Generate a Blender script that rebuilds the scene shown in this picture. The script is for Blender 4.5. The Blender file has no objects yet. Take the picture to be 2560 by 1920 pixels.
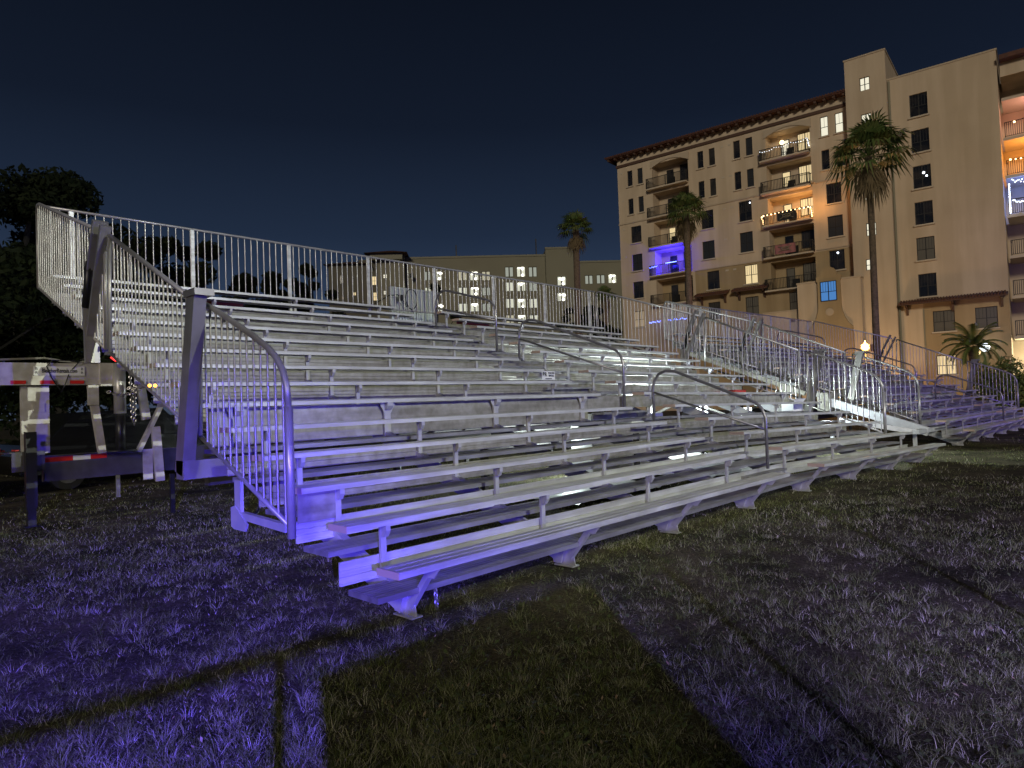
import bpy, math, random
import numpy as np
from mathutils import Vector, Matrix
random.seed(7); rng = np.random.default_rng(11)
S = bpy.context.scene
COL = S.collection
R = math.radians

# ------------------------------------------------------------------ camera
CAM = np.array([-2.65916, -3.56844, 1.53462]); FPX = 1688.52
YAW, PITCH, ROLL = 0.81066, 0.0258134, -0.0349323
_f = np.array([math.sin(YAW)*math.cos(PITCH), math.cos(YAW)*math.cos(PITCH), math.sin(PITCH)])
_r = np.array([math.cos(YAW), -math.sin(YAW), 0.0]); _u = np.cross(_r, _f)
CR = math.cos(ROLL)*_r+math.sin(ROLL)*_u; CU = -math.sin(ROLL)*_r+math.cos(ROLL)*_u; CF = _f
def P(px, py, depth):
    """survey helper: world point at a given depth"""
    return CAM+depth*(CF+(px-1280)/FPX*CR+(960-py)/FPX*CU)
cd = bpy.data.cameras.new('camera'); cam = bpy.data.objects.new('camera', cd); COL.objects.link(cam)
cd.sensor_width = 36.0; cd.lens = FPX/2560*36.0; cd.clip_end = 2000; cd.clip_start = 0.05
cam.matrix_world = Matrix(((CR[0], CU[0], -CF[0], CAM[0]), (CR[1], CU[1], -CF[1], CAM[1]), (CR[2], CU[2], -CF[2], CAM[2]), (0, 0, 0, 1)))
S.camera = cam

# ------------------------------------------------------------------ materials
def mat(name, base, rough=0.6, metal=0.0, spec=0.4, emit=None, estr=1.0, noise=None, bump=None, streak=None):
    """noise=(scale, other colour, contrast low, high), bump=(scale, strength)"""
    m = bpy.data.materials.new(name); m.use_nodes = True
    nt = m.node_tree; b = nt.nodes['Principled BSDF']
    b.inputs['Base Color'].default_value = (*base, 1); b.inputs['Roughness'].default_value = rough
    b.inputs['Metallic'].default_value = metal; b.inputs['Specular IOR Level'].default_value = spec
    tc = nt.nodes.new('ShaderNodeTexCoord')
    if noise:
        n = nt.nodes.new('ShaderNodeTexNoise'); n.inputs['Scale'].default_value = noise[0]; n.inputs['Detail'].default_value = 6
        nt.links.new(tc.outputs['Object'], n.inputs['Vector'])
        r = nt.nodes.new('ShaderNodeValToRGB'); r.color_ramp.elements[0].position = noise[2]; r.color_ramp.elements[1].position = noise[3]
        r.color_ramp.elements[0].color = (*base, 1); r.color_ramp.elements[1].color = (*noise[1], 1)
        nt.links.new(n.outputs['Fac'], r.inputs['Fac']); nt.links.new(r.outputs['Color'], b.inputs['Base Color'])
        if len(noise) > 4:
            q = nt.nodes.new('ShaderNodeMapRange'); q.inputs['To Min'].default_value = rough-noise[4]; q.inputs['To Max'].default_value = rough+noise[4]
            nt.links.new(n.outputs['Fac'], q.inputs['Value']); nt.links.new(q.outputs['Result'], b.inputs['Roughness'])
    if streak:
        mp = nt.nodes.new('ShaderNodeMapping'); mp.inputs['Scale'].default_value = streak[:3]; nt.links.new(tc.outputs['Object'], mp.inputs['Vector'])
        n3 = nt.nodes.new('ShaderNodeTexNoise'); n3.inputs['Scale'].default_value = 1; n3.inputs['Detail'].default_value = 5; nt.links.new(mp.outputs['Vector'], n3.inputs['Vector'])
        r3 = nt.nodes.new('ShaderNodeValToRGB'); r3.color_ramp.elements[0].position = .38; r3.color_ramp.elements[1].position = .62
        k = streak[3]; r3.color_ramp.elements[0].color = (k, k*.98, k*.95, 1); r3.color_ramp.elements[1].color = (1, 1, 1, 1); nt.links.new(n3.outputs['Fac'], r3.inputs['Fac'])
        mm_ = nt.nodes.new('ShaderNodeMixRGB'); mm_.blend_type = 'MULTIPLY'; mm_.inputs[0].default_value = 1
        nt.links.new(r.outputs['Color'], mm_.inputs[1]); nt.links.new(r3.outputs['Color'], mm_.inputs[2]); nt.links.new(mm_.outputs['Color'], b.inputs['Base Color'])
    if bump:
        n2 = nt.nodes.new('ShaderNodeTexNoise'); n2.inputs['Scale'].default_value = bump[0]; n2.inputs['Detail'].default_value = 4
        nt.links.new(tc.outputs['Object'], n2.inputs['Vector'])
        bp = nt.nodes.new('ShaderNodeBump'); bp.inputs['Strength'].default_value = bump[1]; bp.inputs['Distance'].default_value = 0.02
        nt.links.new(n2.outputs['Fac'], bp.inputs['Height']); nt.links.new(bp.outputs['Normal'], b.inputs['Normal'])
    if emit:
        b.inputs['Emission Color'].default_value = (*emit, 1); b.inputs['Emission Strength'].default_value = estr
    return m
M = dict(
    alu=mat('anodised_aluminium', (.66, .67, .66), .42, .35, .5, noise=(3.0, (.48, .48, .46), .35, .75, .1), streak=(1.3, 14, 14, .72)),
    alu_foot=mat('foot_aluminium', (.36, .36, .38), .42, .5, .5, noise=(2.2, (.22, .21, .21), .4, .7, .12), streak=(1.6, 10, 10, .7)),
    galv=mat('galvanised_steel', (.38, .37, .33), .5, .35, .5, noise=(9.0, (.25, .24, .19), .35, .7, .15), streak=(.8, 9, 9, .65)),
    postm=mat('post_aluminium', (.25, .24, .225), .35, .4, .5, noise=(5, (.19, .18, .165), .4, .7)), galvt=mat('galvanised_tongue', (.52, .50, .46), .5, .3, .5, noise=(7.0, (.36, .33, .28), .35, .7)),
    tube=mat('polished_tube', (.38, .37, .36), .36, .45, .5, noise=(6.0, (.30, .29, .28), .4, .7, .1)),
    darktube=mat('handrail_tube', (.27, .26, .27), .32, .6, .5, noise=(6.0, (.2, .2, .2), .4, .7)),
    leg=mat('support_aluminium', (.36, .36, .40), .5, .3, .5, noise=(6.0, (.46, .45, .43), .4, .7)),
    cap=mat('end_cap', (.50, .38, .30), .6, .2),
    steel=mat('dark_steel', (.085, .082, .08), .5, .3, noise=(5.0, (.05, .045, .04), .35, .7)),
    black=mat('black_paint', (.012, .012, .013), .4),
    sign=mat('white_sign', (.62, .62, .6), .5), signblack=mat('sign_black', (.03, .03, .035), .5),
    red=mat('reflective_red', (.5, .02, .015), .35), white=mat('reflective_white', (.7, .7, .7), .4),
    chain=mat('chain_steel', (.3, .29, .28), .35, .8),
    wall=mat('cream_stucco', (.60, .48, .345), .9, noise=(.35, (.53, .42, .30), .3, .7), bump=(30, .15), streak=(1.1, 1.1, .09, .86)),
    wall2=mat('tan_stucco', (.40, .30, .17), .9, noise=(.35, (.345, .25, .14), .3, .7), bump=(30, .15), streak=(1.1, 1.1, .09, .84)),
    trim=mat('brown_trim', (.085, .045, .03), .7), tile=mat('clay_tile', (.115, .045, .028), .7, noise=(4, (.07, .03, .02), .3, .7)),
    trimc=mat('cream_trim', (.45, .36, .26), .8), sill=mat('pale_sill', (.5, .42, .32), .8),
    frame=mat('window_frame', (.02, .018, .016), .5), rail=mat('black_railing', (.014, .013, .012), .5),
    glass=mat('dark_glass', (.012, .013, .016), .12, 0, .6, noise=(.8, (.035, .03, .028), .45, .6)),
    lit=mat('lit_pane', (.3, .25, .15), .5, emit=(1, .78, .42), estr=.75, ),
    litw=mat('lit_white_pane', (.3, .3, .28), .5, emit=(1, .95, .74), estr=.8),
    litb=mat('lit_blue_pane', (.1, .2, .4), .5, emit=(.05, .28, .8), estr=.5),
    dim=mat('dim_pane', (.05, .048, .04), .3, emit=(.9, .7, .45), estr=.03), cream=mat('cream_pane', (.2, .17, .12), .4, emit=(1, .75, .48), estr=.28),
    bulb=mat('warm_bulb', (1, .8, .5), .5, emit=(1, .68, .32), estr=6), bulbw=mat('white_bulb', (1, 1, 1), .5, emit=(.8, .9, 1), estr=3.5),
    bulbb=mat('blue_bulb', (.2, .2, 1), .5, emit=(.10, .16, 1), estr=9),
    globe=mat('lamp_globe', (1, .8, .5), .5, emit=(1, .46, .07), estr=2.4),
    amber=mat('amber_marker', (1, .5, .1), .5, emit=(1, .42, .05), estr=5),
    redl=mat('red_marker', (1, .1, .1), .5, emit=(1, .03, .02), estr=1.6),
    garage=mat('grey_stucco', (.23, .215, .155), .9, noise=(.12, (.20, .185, .13), .3, .7)),
    garage2=mat('dark_grey_stucco', (.12, .11, .08), .9, noise=(.12, (.10, .09, .065), .3, .7)),
    gtrim=mat('garage_cornice', (.22, .205, .15), .8),
    room=mat('lit_room_back', (.3, .3, .27), .8, emit=(.9, .92, .74), estr=.62), room2=mat('lit_blind', (.3, .3, .25), .8, emit=(.9, .84, .6), estr=.42, noise=None), room3=mat('dim_room', (.2, .2, .18), .8, emit=(.8, .88, .76), estr=.32), tubelamp=mat('ceiling_lamp', (1, 1, 1), .5, emit=(1, .98, .85), estr=6),
    ltree=mat('tree_leaves', (.012, .016, .005), .8, spec=.1, noise=(.5, (.005, .008, .003), .4, .65)),
    ptree=mat('palm_leaves', (.075, .115, .03), .5, noise=(1.5, (.15, .15, .045), .45, .75)),
    pdead=mat('dead_frond', (.12, .085, .04), .8),
    bark=mat('palm_bark', (.16, .115, .075), .9, noise=(9, (.09, .065, .04), .4, .65), bump=(20, .6)),
    bark2=mat('tree_bark', (.014, .012, .009), .9),
    post=mat('lamp_post_metal', (.05, .06, .05), .5, .2),
    card=mat('cardboard', (.45, .30, .15), .8, noise=(6, (.38, .25, .13), .4, .6)), plastic=mat('white_plastic', (.75, .75, .75), .4),
    redp=mat('red_plastic', (.55, .04, .04), .4), cloth=mat('orange_cloth', (.32, .075, .03), .8),
    carb=mat('black_car_paint', (.01, .01, .012), .15, 0, .6), carr=mat('red_car_paint', (.25, .012, .01), .2, 0, .6),
    cglass=mat('car_glass', (.01, .01, .012), .05, 0, .6), tyre=mat('rubber', (.015, .015, .015), .8),
    flagb=mat('black_flag', (.02, .02, .022), .8), flagr=mat('striped_flag', (.3, .12, .12), .8),
    wpaint=mat('white_trailer_paint', (.62, .64, .66), .45, .1, noise=(4, (.48, .5, .52), .4, .7)),
    panel=mat('pale_panel', (.34, .36, .35), .5, .2), banner=mat('banner_cloth', (.4, .4, .42), .8),
)

# ------------------------------------------------------------------ mesh builder
class MB:
    def __init__(s, xf=None): s.v = []; s.f = []; s.xf = xf
    def add(s, vs, fs):
        o = len(s.v); s.v += [tuple(float(c) for c in v) for v in vs]; s.f += [tuple(i+o for i in f) for f in fs]
    def box(s, a, b):
        (x0, y0, z0), (x1, y1, z1) = a, b
        s.add([(x0, y0, z0), (x1, y0, z0), (x1, y1, z0), (x0, y1, z0), (x0, y0, z1), (x1, y0, z1), (x1, y1, z1), (x0, y1, z1)],
              [(0, 3, 2, 1), (4, 5, 6, 7), (0, 1, 5, 4), (1, 2, 6, 5), (2, 3, 7, 6), (3, 0, 4, 7)])
    def beam(s, a, b, w, h, up=(0, 0, 1)):
        """square bar from a to b"""
        a = Vector(a); b = Vector(b); d = (b-a).normalized(); up = Vector(up)
        if abs(d.dot(up)) > .98: up = Vector((0, 1, 0))
        sx = d.cross(up).normalized()*w/2; sy = sx.cross(d).normalized()*h/2
        v = []
        for p in (a, b): v += [p-sx-sy, p+sx-sy, p+sx+sy, p-sx+sy]
        s.add(v, [(0, 1, 2, 3), (7, 6, 5, 4), (0, 4, 5, 1), (1, 5, 6, 2), (2, 6, 7, 3), (3, 7, 4, 0)])
    def tube(s, pts, r, n=8, cap=True):
        pts = [Vector(p) for p in pts]; rs = r if isinstance(r, (list, tuple)) else [r]*len(pts)
        t0 = (pts[1]-pts[0]).normalized(); ref = Vector((0, 0, 1)) if abs(t0.z) < .9 else Vector((1, 0, 0))
        rings = []
        u = t0.cross(ref).normalized()
        for i, p in enumerate(pts):
            t = (pts[min(i+1, len(pts)-1)]-pts[max(i-1, 0)]).normalized()
            u = (u-t*u.dot(t)).normalized(); w = t.cross(u)
            rings.append([p+(u*math.cos(2*math.pi*k/n)+w*math.sin(2*math.pi*k/n))*rs[i] for k in range(n)])
        v = [q for g in rings for q in g]; f = []
        for i in range(len(pts)-1):
            for k in range(n): f.append((i*n+k, i*n+(k+1) % n, (i+1)*n+(k+1) % n, (i+1)*n+k))
        if cap: f += [tuple(range(n))[::-1], tuple((len(pts)-1)*n+k for k in range(n))]
        s.add(v, f)
    def prof(s, x0, x1, pr):
        """extrude a (y,z) outline along x"""
        n = len(pr); v = [(x0, y, z) for y, z in pr]+[(x1, y, z) for y, z in pr]
        f = [tuple(range(n)), tuple(range(2*n-1, n-1, -1))]+[(k, k+n, (k+1) % n+n, (k+1) % n) for k in range(n)]
        s.add(v, f)
    def poly(s, out, ax, a, b):
        """extrude an outline in the plane normal to axis ax from a to b"""
        def mk(p, t): q = list(p); q.insert(ax, t); return q
        n = len(out); v = [mk(p, a) for p in out]+[mk(p, b) for p in out]
        s.add(v, [tuple(range(n)), tuple(range(2*n-1, n-1, -1))]+[(k, k+n, (k+1) % n+n, (k+1) % n) for k in range(n)])
    def ball(s, c, r, n=8, m=6):
        v = [(c[0], c[1], c[2]+r)]; f = []
        for i in range(1, m):
            for k in range(n):
                a = math.pi*i/m; b = 2*math.pi*k/n
                v.append((c[0]+r*math.sin(a)*math.cos(b), c[1]+r*math.sin(a)*math.sin(b), c[2]+r*math.cos(a)))
        v.append((c[0], c[1], c[2]-r))
        for k in range(n):
            f.append((0, 1+k, 1+(k+1) % n)); f.append((len(v)-1, 1+(m-2)*n+(k+1) % n, 1+(m-2)*n+k))
            for i in range(m-2): f.append((1+i*n+k, 1+(i+1)*n+k, 1+(i+1)*n+(k+1) % n, 1+i*n+(k+1) % n))
        s.add(v, f)
    def build(s, name, m, parent=None, smooth=False, fix=True):
        v = [s.xf(*p) for p in s.v] if s.xf else s.v
        me = bpy.data.meshes.new(name); me.from_pydata(v, [], s.f); me.materials.append(M[m] if isinstance(m, str) else m)
        if fix:
            import bmesh
            bm = bmesh.new(); bm.from_mesh(me); bmesh.ops.recalc_face_normals(bm, faces=bm.faces); bm.to_mesh(me); bm.free()
        me.validate()
        if smooth: me.shade_smooth()
        o = bpy.data.objects.new(name, me); COL.objects.link(o)
        if parent: o.parent = parent
        return o
def tag(o, label, cat, group=None, kind=None):
    if label: o['label'] = label
    if cat: o['category'] = cat
    if group: o['group'] = group
    if kind: o['kind'] = kind
    return o
def empty(name, loc=(0, 0, 0), rz=0):
    o = bpy.data.objects.new(name, None); COL.objects.link(o); o.location = loc; o.rotation_euler = (0, 0, rz); o.empty_display_size = .2
    return o
def rawmesh(name, V, F, m, parent=None, smooth=False):
    """fast mesh from numpy; F is (n,3) or (n,4)"""
    me = bpy.data.meshes.new(name); k = F.shape[1]
    me.vertices.add(len(V)); me.vertices.foreach_set('co', V.astype(np.float32).ravel())
    me.loops.add(F.size); me.loops.foreach_set('vertex_index', F.astype(np.int32).ravel())
    me.polygons.add(len(F)); me.polygons.foreach_set('loop_start', np.arange(0, F.size, k, dtype=np.int32))
    me.polygons.foreach_set('loop_total', np.full(len(F), k, dtype=np.int32))
    me.update(); me.validate(); me.materials.append(M[m] if isinstance(m, str) else m)
    if smooth: me.shade_smooth()
    o = bpy.data.objects.new(name, me); COL.objects.link(o)
    if parent: o.parent = parent
    return o
def text(name, body, size, mtx, m, parent, align='CENTER', sx=1.0, off=0.0):
    c = bpy.data.curves.new(name, 'FONT'); c.body = body; c.size = size; c.align_x = align; c.align_y = 'CENTER'; c.extrude = .0015; c.offset = off
    c.materials.append(M[m]); t = bpy.data.objects.new('tmp', c); COL.objects.link(t)
    me = bpy.data.meshes.new_from_object(t); bpy.data.objects.remove(t); bpy.data.curves.remove(c)
    o = bpy.data.objects.new(name, me); COL.objects.link(o); o.parent = parent
    o.matrix_local = mtx @ Matrix.Diagonal((sx, 1, 1, 1)); return o

# ------------------------------------------------------------------ bleachers
RUN, RISE, Z1 = .61, .234, .45
def seatz(n): return Z1+(n-1)*RISE
def footz(n): return .24+(n-1)*RISE
def bleacher(name, label, xf, L, A1, A2, loc, rz, legx, first):
    root = empty(name, loc, rz); tag(root, label, 'bleacher', 'mobile aluminium bleachers parked end to end')
    xm = A1
    def mb(): return MB(xf)
    # seats and footboards
    for n in range(1, 16):
        y0 = (n-1)*RUN; z = seatz(n); a = y0+.02; t = .045
        pr = [(a, z-t), (a, z-.006), (a+.006, z), (a+.055, z), (a+.062, z-.006), (a+.078, z-.006), (a+.085, z), (a+.15, z), (a+.157, z-.006), (a+.173, z-.006), (a+.18, z), (a+.234, z), (a+.24, z-.006), (a+.24, z-t), (a+.232, z-t+.003), (a+.008, z-t+.003)]
        for x0, x1 in ((0, A1), (A2, L)):
            j = random.uniform(-.012, .012)
            m = mb(); m.prof(x0+j, x1+j, pr); s = m.build('seat_plank', 'alu', root)
            e = mb(); e.box((x0+j-.006, a-.002, z-t-.002), (x0+j, a+.242, z+.002)); e.build('end_cap', 'cap', s)
        if n < 15:
            zf = footz(n); b = y0+.27
            m = mb()
            for x0, x1 in ((0, A2), (A2+.004, L)):
                w = .36; ps = [(b, zf-.04), (b, zf)]
                for k in range(7):
                    c = b+.03+k*.045; ps += [(c, zf), (c+.006, zf-.004), (c+.014, zf-.004), (c+.02, zf)]
                ps += [(b+w, zf), (b+w, zf-.04)]
                m.prof(x0, x1, ps)
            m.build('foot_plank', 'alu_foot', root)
            # half step in the aisle
            m = mb(); m.box((A1+.05, y0+.62, zf+.085), (A2+.10, y0+.872, zf+.12)); m.box((A1+.06, y0+.85, zf+.002), (A2+.09, y0+.872, zf+.083))
            m.build('aisle_step', 'alu_foot', root)
    for n in range(2, 16):
        y0 = (n-1)*RUN+.125; zf = footz(n-1)
        if n == 6: continue
        z0, z1 = zf+.006, zf+.178
        pr = [(y0, z0), (y0-.012, z0), (y0-.012, z0+.012), (y0, z0+.014), (y0, z0+.055), (y0-.006, z0+.062), (y0, z0+.069), (y0, z0+.10), (y0-.006, z0+.107), (y0, z0+.114), (y0, z1-.014), (y0-.012, z1-.012), (y0-.012, z1), (y0+.012, z1), (y0+.012, z0)]
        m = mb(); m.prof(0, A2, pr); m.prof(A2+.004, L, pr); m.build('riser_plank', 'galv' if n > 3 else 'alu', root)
    # tall face plate of the folding frame
    m = mb(); m.box((.1, 5*RUN+.125, footz(5)+.01), (xm-.254, 5*RUN+.15, seatz(6)-.055)); m.box((xm-.25, 5*RUN+.125, footz(5)+.20), (L-.1, 5*RUN+.15, seatz(6)-.055)); m.build('frame_plate', 'galv', root)
    # legs under the seats
    rest = mb(); nl = 0
    for n in range(1, 16):
        y0 = (n-1)*RUN; z = seatz(n)-.046
        for i, x in enumerate(legx):
            m = rest if n > 12 else mb()
            if n == 1:
                m.beam((x, y0+.12, z), (x+.02, y0+.40, .08), .045, .045); m.poly([(y0+.02, z), (y0+.2, z), (y0+.16, z-.07), (y0+.08, z-.07)], 0, x-.03, x-.022)
                m.box((x-.03, y0+.34, .0), (x+.07, y0+.56, .01)); m.poly([(y0+.34, .01), (y0+.60, .01), (y0+.66, .19), (y0+.38, .19)], 0, x+.012, x+.022)
            else:
                w = .05 if n != 6 else .09
                m.box((x-w/2, y0+.085, footz(n-1)+.005), (x+w/2, y0+.112, z))
                m.poly([(y0+.022, z), (y0+.084, z), (y0+.084, z-.085), (y0+.05, z-.085), (y0+.022, z-.04)], 0, x-w/2+.004, x+w/2-.004)
                if n == 6: m.add([(x-.12, y0+.08, z), (x+.12, y0+.08, z), (x+.045, y0+.08, z-.13), (x-.045, y0+.08, z-.13), (x-.12, y0+.084, z), (x+.12, y0+.084, z), (x+.045, y0+.084, z-.13), (x-.045, y0+.084, z-.13)], [(0, 1, 2, 3), (7, 6, 5, 4), (0, 4, 5, 1), (1, 5, 6, 2), (2, 6, 7, 3), (3, 7, 4, 0)])
            if n <= 12: m.build('leg', 'leg', root)
    o = rest.build('leg', 'leg', root); o['kind'] = 'stuff'
    # raked stringers, frame posts and chassis
    for x in legx:
        m = mb(); m.beam((x, .45, .10), (x, 8.75, footz(14)+.04), .07, .16)
        m.build('stringer', 'leg', root)
    m = mb()
    for y, zt in ((3.5, .95), (5.6, 1.75), (8.2, 2.75)):
        for x in legx[2::2]:
            m.beam((x+.09, y, .0), (x+.09, y, zt), .08, .08)
            m.box((x-.01, y-.1, 0), (x+.19, y+.1, .02))
    for x in legx[1::2]:
        m.beam((x+.09, 3.5, .7), (x+.09, 8.2, 2.4), .06, .06); m.beam((x+.09, 8.2, .5), (x+.09, 5.6, 1.6), .06, .06)
    m.build('under_frame', 'steel', root)
    for xa_, yy in ((-.24, 8.2), (.9, 5.2)):
        m = mb(); m.box((xa_, yy, .60), (A2, yy+.12, .97)); m.box((A2+.003, yy, .60), (L, yy+.12, .97)); m.build('chassis_rail', 'steel', root)
    # back guard rail
    yb = 8.9; post = [.33+1.88*k for k in range(8) if .33+1.88*k < L+.3]; sc = (L+.05)/post[-1] if L < 13 else 1
    zb, zt = 3.72, 4.84
    m = mb(); xs = np.linspace(-.02, L+.05, 9)
    m.tube([(x, yb, zt) for x in xs], .024, 8); m.tube([(x, yb, zb) for x in xs], .02, 8)
    x = .05
    while x < L:
        m.tube([(x, yb, zb), (x, yb, zt)], .0105, 5, False); x += .1253
    bg = m.build('back_guard_rail', 'tube', root, True)
    for px_ in post:
        if px_ < L-.1:
            m = mb(); m.box((px_-.03, yb-.025, zb-.5), (px_+.03, yb+.02, zt-.02)); m.build('post', 'alu', bg)
    # side guards
    for side, X in ((0, -.12), (1, L+.12)):
        def panel(top, bot, ends, nm):
            """top/bottom polylines in (y,z)"""
            m = mb(); m.tube([(X, y, z) for y, z in top], .026, 8); m.tube([(X, y, z) for y, z in bot], .02, 8)
            for a, b in ends: m.tube([(X, *a), (X, *b)], .022, 8)
            def at(pl, y):
                for (y0, z0), (y1, z1) in zip(pl, pl[1:]):
                    if min(y0, y1) <= y <= max(y0, y1): return z0+(z1-z0)*(y-y0)/((y1-y0) or 1)
                return None
            ya = max(min(p[0] for p in top), min(p[0] for p in bot))+.08; yz = min(max(p[0] for p in top), max(p[0] for p in bot))-.05
            y = ya
            while y < yz:
                a, b = at(bot, y), at(top, y)
                if a and b: m.tube([(X, y, a), (X, y, b)], .0105, 5, False)
                y += .118
            return m.build(nm, 'tube', root, True)
        panel([(8.92, 4.72), (8.86, 4.84), (8.76, 4.83), (5.55, 3.74)], [(8.92, 3.55), (8.8, 3.52), (5.6, 2.34)], [((8.92, 3.55), (8.92, 4.74)), ((5.55, 3.74), (5.6, 2.34))], 'side_guard_rail')
        panel([(5.38, 3.68), (3.0, 2.62)], [(5.45, 2.28), (3.02, 1.38)], [((5.38, 3.68), (5.45, 2.28)), ((3.0, 2.62), (3.02, 1.38))], 'side_guard_rail')
        cur = [(2.80, 2.56), (2.5, 2.46), (1.75, 2.15), (1.5, 2.03), (1.36, 1.94), (1.26, 1.83), (1.205, 1.70), (1.19, 1.55), (1.19, .56)]
        g = panel(cur[:-1], [(2.84, 1.31), (1.19, .64)], [((2.80, 2.56), (2.84, 1.31))], 'side_guard_rail')
        m = mb(); m.tube([(X, 1.19, 1.56), (X, 1.19, .56)], .034, 10); m.build('end_post', 'tube', g, True)
        # folding posts
        sgn = -1 if side == 0 else 1
        m = mb(); xo = X+sgn*.12; m.beam((xo, 2.55, 2.60), (xo, 2.92, .98), .11, .17, (0, 1, 0)); m.box((xo-.07, 2.42, 2.56), (xo+.10, 2.68, 2.62)); pb = m.build('folding_post', 'postm', root)
        m = mb(); m.box((min(xo-.055, xo-sgn*.75), 2.80, .93), (max(xo+.055, xo-sgn*.75), 2.97, 1.10)); m.build('base_beam', 'postm', pb)
        m = mb(); m.beam((X+sgn*.03, 5.42, 3.80), (X+sgn*.03, 6.12, 2.45), .05, .12, (1, 0, 0)); m.beam((X+sgn*.03, 5.62, 3.90), (X+sgn*.03, 5.92, 3.35), .05, .17, (1, 0, 0))
        m.beam((X+sgn*.03, 6.1, 2.9), (X+sgn*.03, 6.06, 2.2), .06, .16, (1, 0, 0)); p2 = m.build('folding_post', 'postm', root)
        m = mb(); m.tube([(X+sgn*.08, 5.9, 3.45), (X+sgn*.08, 6.1, 2.9)], .045, 10); m.build('ram', 'black', p2, True)
        # swing foot below the guard
        m = mb(); m.beam((X, 2.07, .95), (X, 2.07, .68), .03, .11, (0, 1, 0)); m.beam((X, 2.0, .66), (X, 1.24, .63), .05, .06)
        m.poly([(2.16, .72), (2.16, .56), (2.10, .54), (1.90, .54), (1.86, .60), (2.08, .74)], 0, X-.035, X-.02); m.build('swing_foot', 'leg', root)
    # aisle handrails
    xa = A1+.62
    for (y0, z0, y1, z1, zb0, zb1) in ((.585, 1.17, 2.47, 1.90, .42, 1.12), (3.04, 2.14, 5.46, 3.06, 1.35, 2.35), (6.08, 3.38, 7.95, 3.97, 2.55, 3.22)):
        top = [(xa, y0, zb0), (xa, y0, z0), (xa, y0+.05, z0+.13), (xa, y0+.14, z0+.22), (xa, y0+.28, z0+.28)]
        top += [(xa, y1-.42, z1+.03), (xa, y1-.26, z1+.05), (xa, y1-.12, z1), (xa, y1-.03, z1-.12), (xa, y1, z1-.26), (xa, y1, zb1)]
        m = mb(); m.tube(top, .024, 10); m.tube([(xa, y0, z0-.18), (xa, y1-.02, z1-.30)], .019, 8)
        m.build('aisle_handrail', 'darktube', root, True)
    return root
K2, S2, XM = -.0664, -.01673, 7.76
def xf1(x, y, z):
    d = max(0, x-XM); return (x, y+K2*d, z+.003*x*0+S2*d)
legs1 = [.36, 2.20, 4.05, 6.03, 7.97, 9.80, 11.6, 13.25]
b1 = bleacher('mobile_bleacher', 'nearest aluminium bleacher with fifteen rows beside the trailer tongue', xf1, 13.72, 6.46, 7.76, (0, 0, 0), 0, legs1, True)
k = .89
b2 = bleacher('mobile_bleacher', 'farther aluminium bleacher beyond the gap, next to the orange globe lamp', None, 12.2, 5.75, 6.9, (17.7, -.25, -.03), -.05, [a*k for a in legs1], False)

# trailer tongue of the near bleacher (its parts)
yt = 8.2
m = MB(); m.box((-2.6, yt-.12, 2.01), (.47, yt+.10, 2.33)); tb = m.build('tongue_beam', 'galvt', b1)
m = MB(); m.box((.47, yt-.16, 1.99), (.76, yt+.12, 2.34)); m.build('tongue_head', 'galvt', tb)
m = MB(); m.tube([(.72, yt-.2, 2.33), (.72, yt-.2, 1.56)], .085, 16); m.build('coupler', 'tube', b1, True)
m = MB(); m.tube([(.72, yt-.2, 1.56), (.72, yt-.2, 1.0)], .068, 14); m.box((.55, yt-.3, .975), (.92, yt-.05, 1.0)); m.build('jack', 'black', b1, True)
m = MB(); m.box((-.37, yt-.138, 2.145), (.27, yt-.126, 2.28)); sg = m.build('sign', 'sign', b1)
F = Matrix.Translation((-.05, yt-.140, 2.215)) @ Matrix.Rotation(R(90), 4, 'X')
text('lettering', 'BleacherRentals.com', .088, F, 'signblack', sg, sx=.60, off=.0015)
for xx in (-.335, .235): text('lettering', 'B\nR', .055, Matrix.Translation((xx, yt-.140, 2.215)) @ Matrix.Rotation(R(90), 4, 'X'), 'signblack', sg)
for x in (-.62, -.27, .1):
    m = MB(); m.box((x-.02, yt-.135, 2.025), (x+.16, yt-.123, 2.075)); m.build('reflective_tape', 'red', b1)
m = MB(); m.box((-.50, yt-.02, 1.02), (-.16, yt+.07, 2.0)); m.box((-.37, yt-.034, 1.62), (-.22, yt-.022, 1.75)); m.build('support_plate', 'galvt', b1)
m = MB(); m.box((-.72, yt-.05, 1.04), (-.40, yt+.35, 1.06)); m.box((-.64, yt-.12, .78), (-.245, yt-.10, 1.06)); m.box((-.245, yt-.08, .97), (1.1, yt-.03, .985)); m.build('front_crossmember', 'steel', b1)
m = MB(); m.box((-.45, yt-.14, .80), (-.36, yt-.13, 1.0)); m.build('data_plate', 'sign', b1)
for (x0, x1, c) in ((-.235, .13, 'red'), (.13, .36, 'white'), (.36, .58, 'red')):
    m = MB(); m.box((x0, yt-.008, .885), (x1, yt-.002, .955)); m.build('reflective_tape', c, b1)
for x, y, zt in ((-.43, 8.02, 1.34), (-.35, 11.6, 1.15)):
    m = MB(); m.box((x-.065, y-.06, .25), (x+.065, y+.06, zt)); m.box((x-.05, y-.045, 0), (x+.05, y+.045, .25)); m.box((x-.09, y-.08, 0), (x+.09, y+.08, .012)); m.build('jack_leg', 'black', b1)
m = MB(); m.beam((.36, yt-.1, 2.0), (.49, yt-.1, .97), .10, .1); m.beam((.38, yt, 2.9), (.42, yt, 2.33), .12, .10); m.box((.30, yt-.18, 1.70), (.44, yt-.125, 2.0)); m.build('brace', 'galvt', b1)
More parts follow.
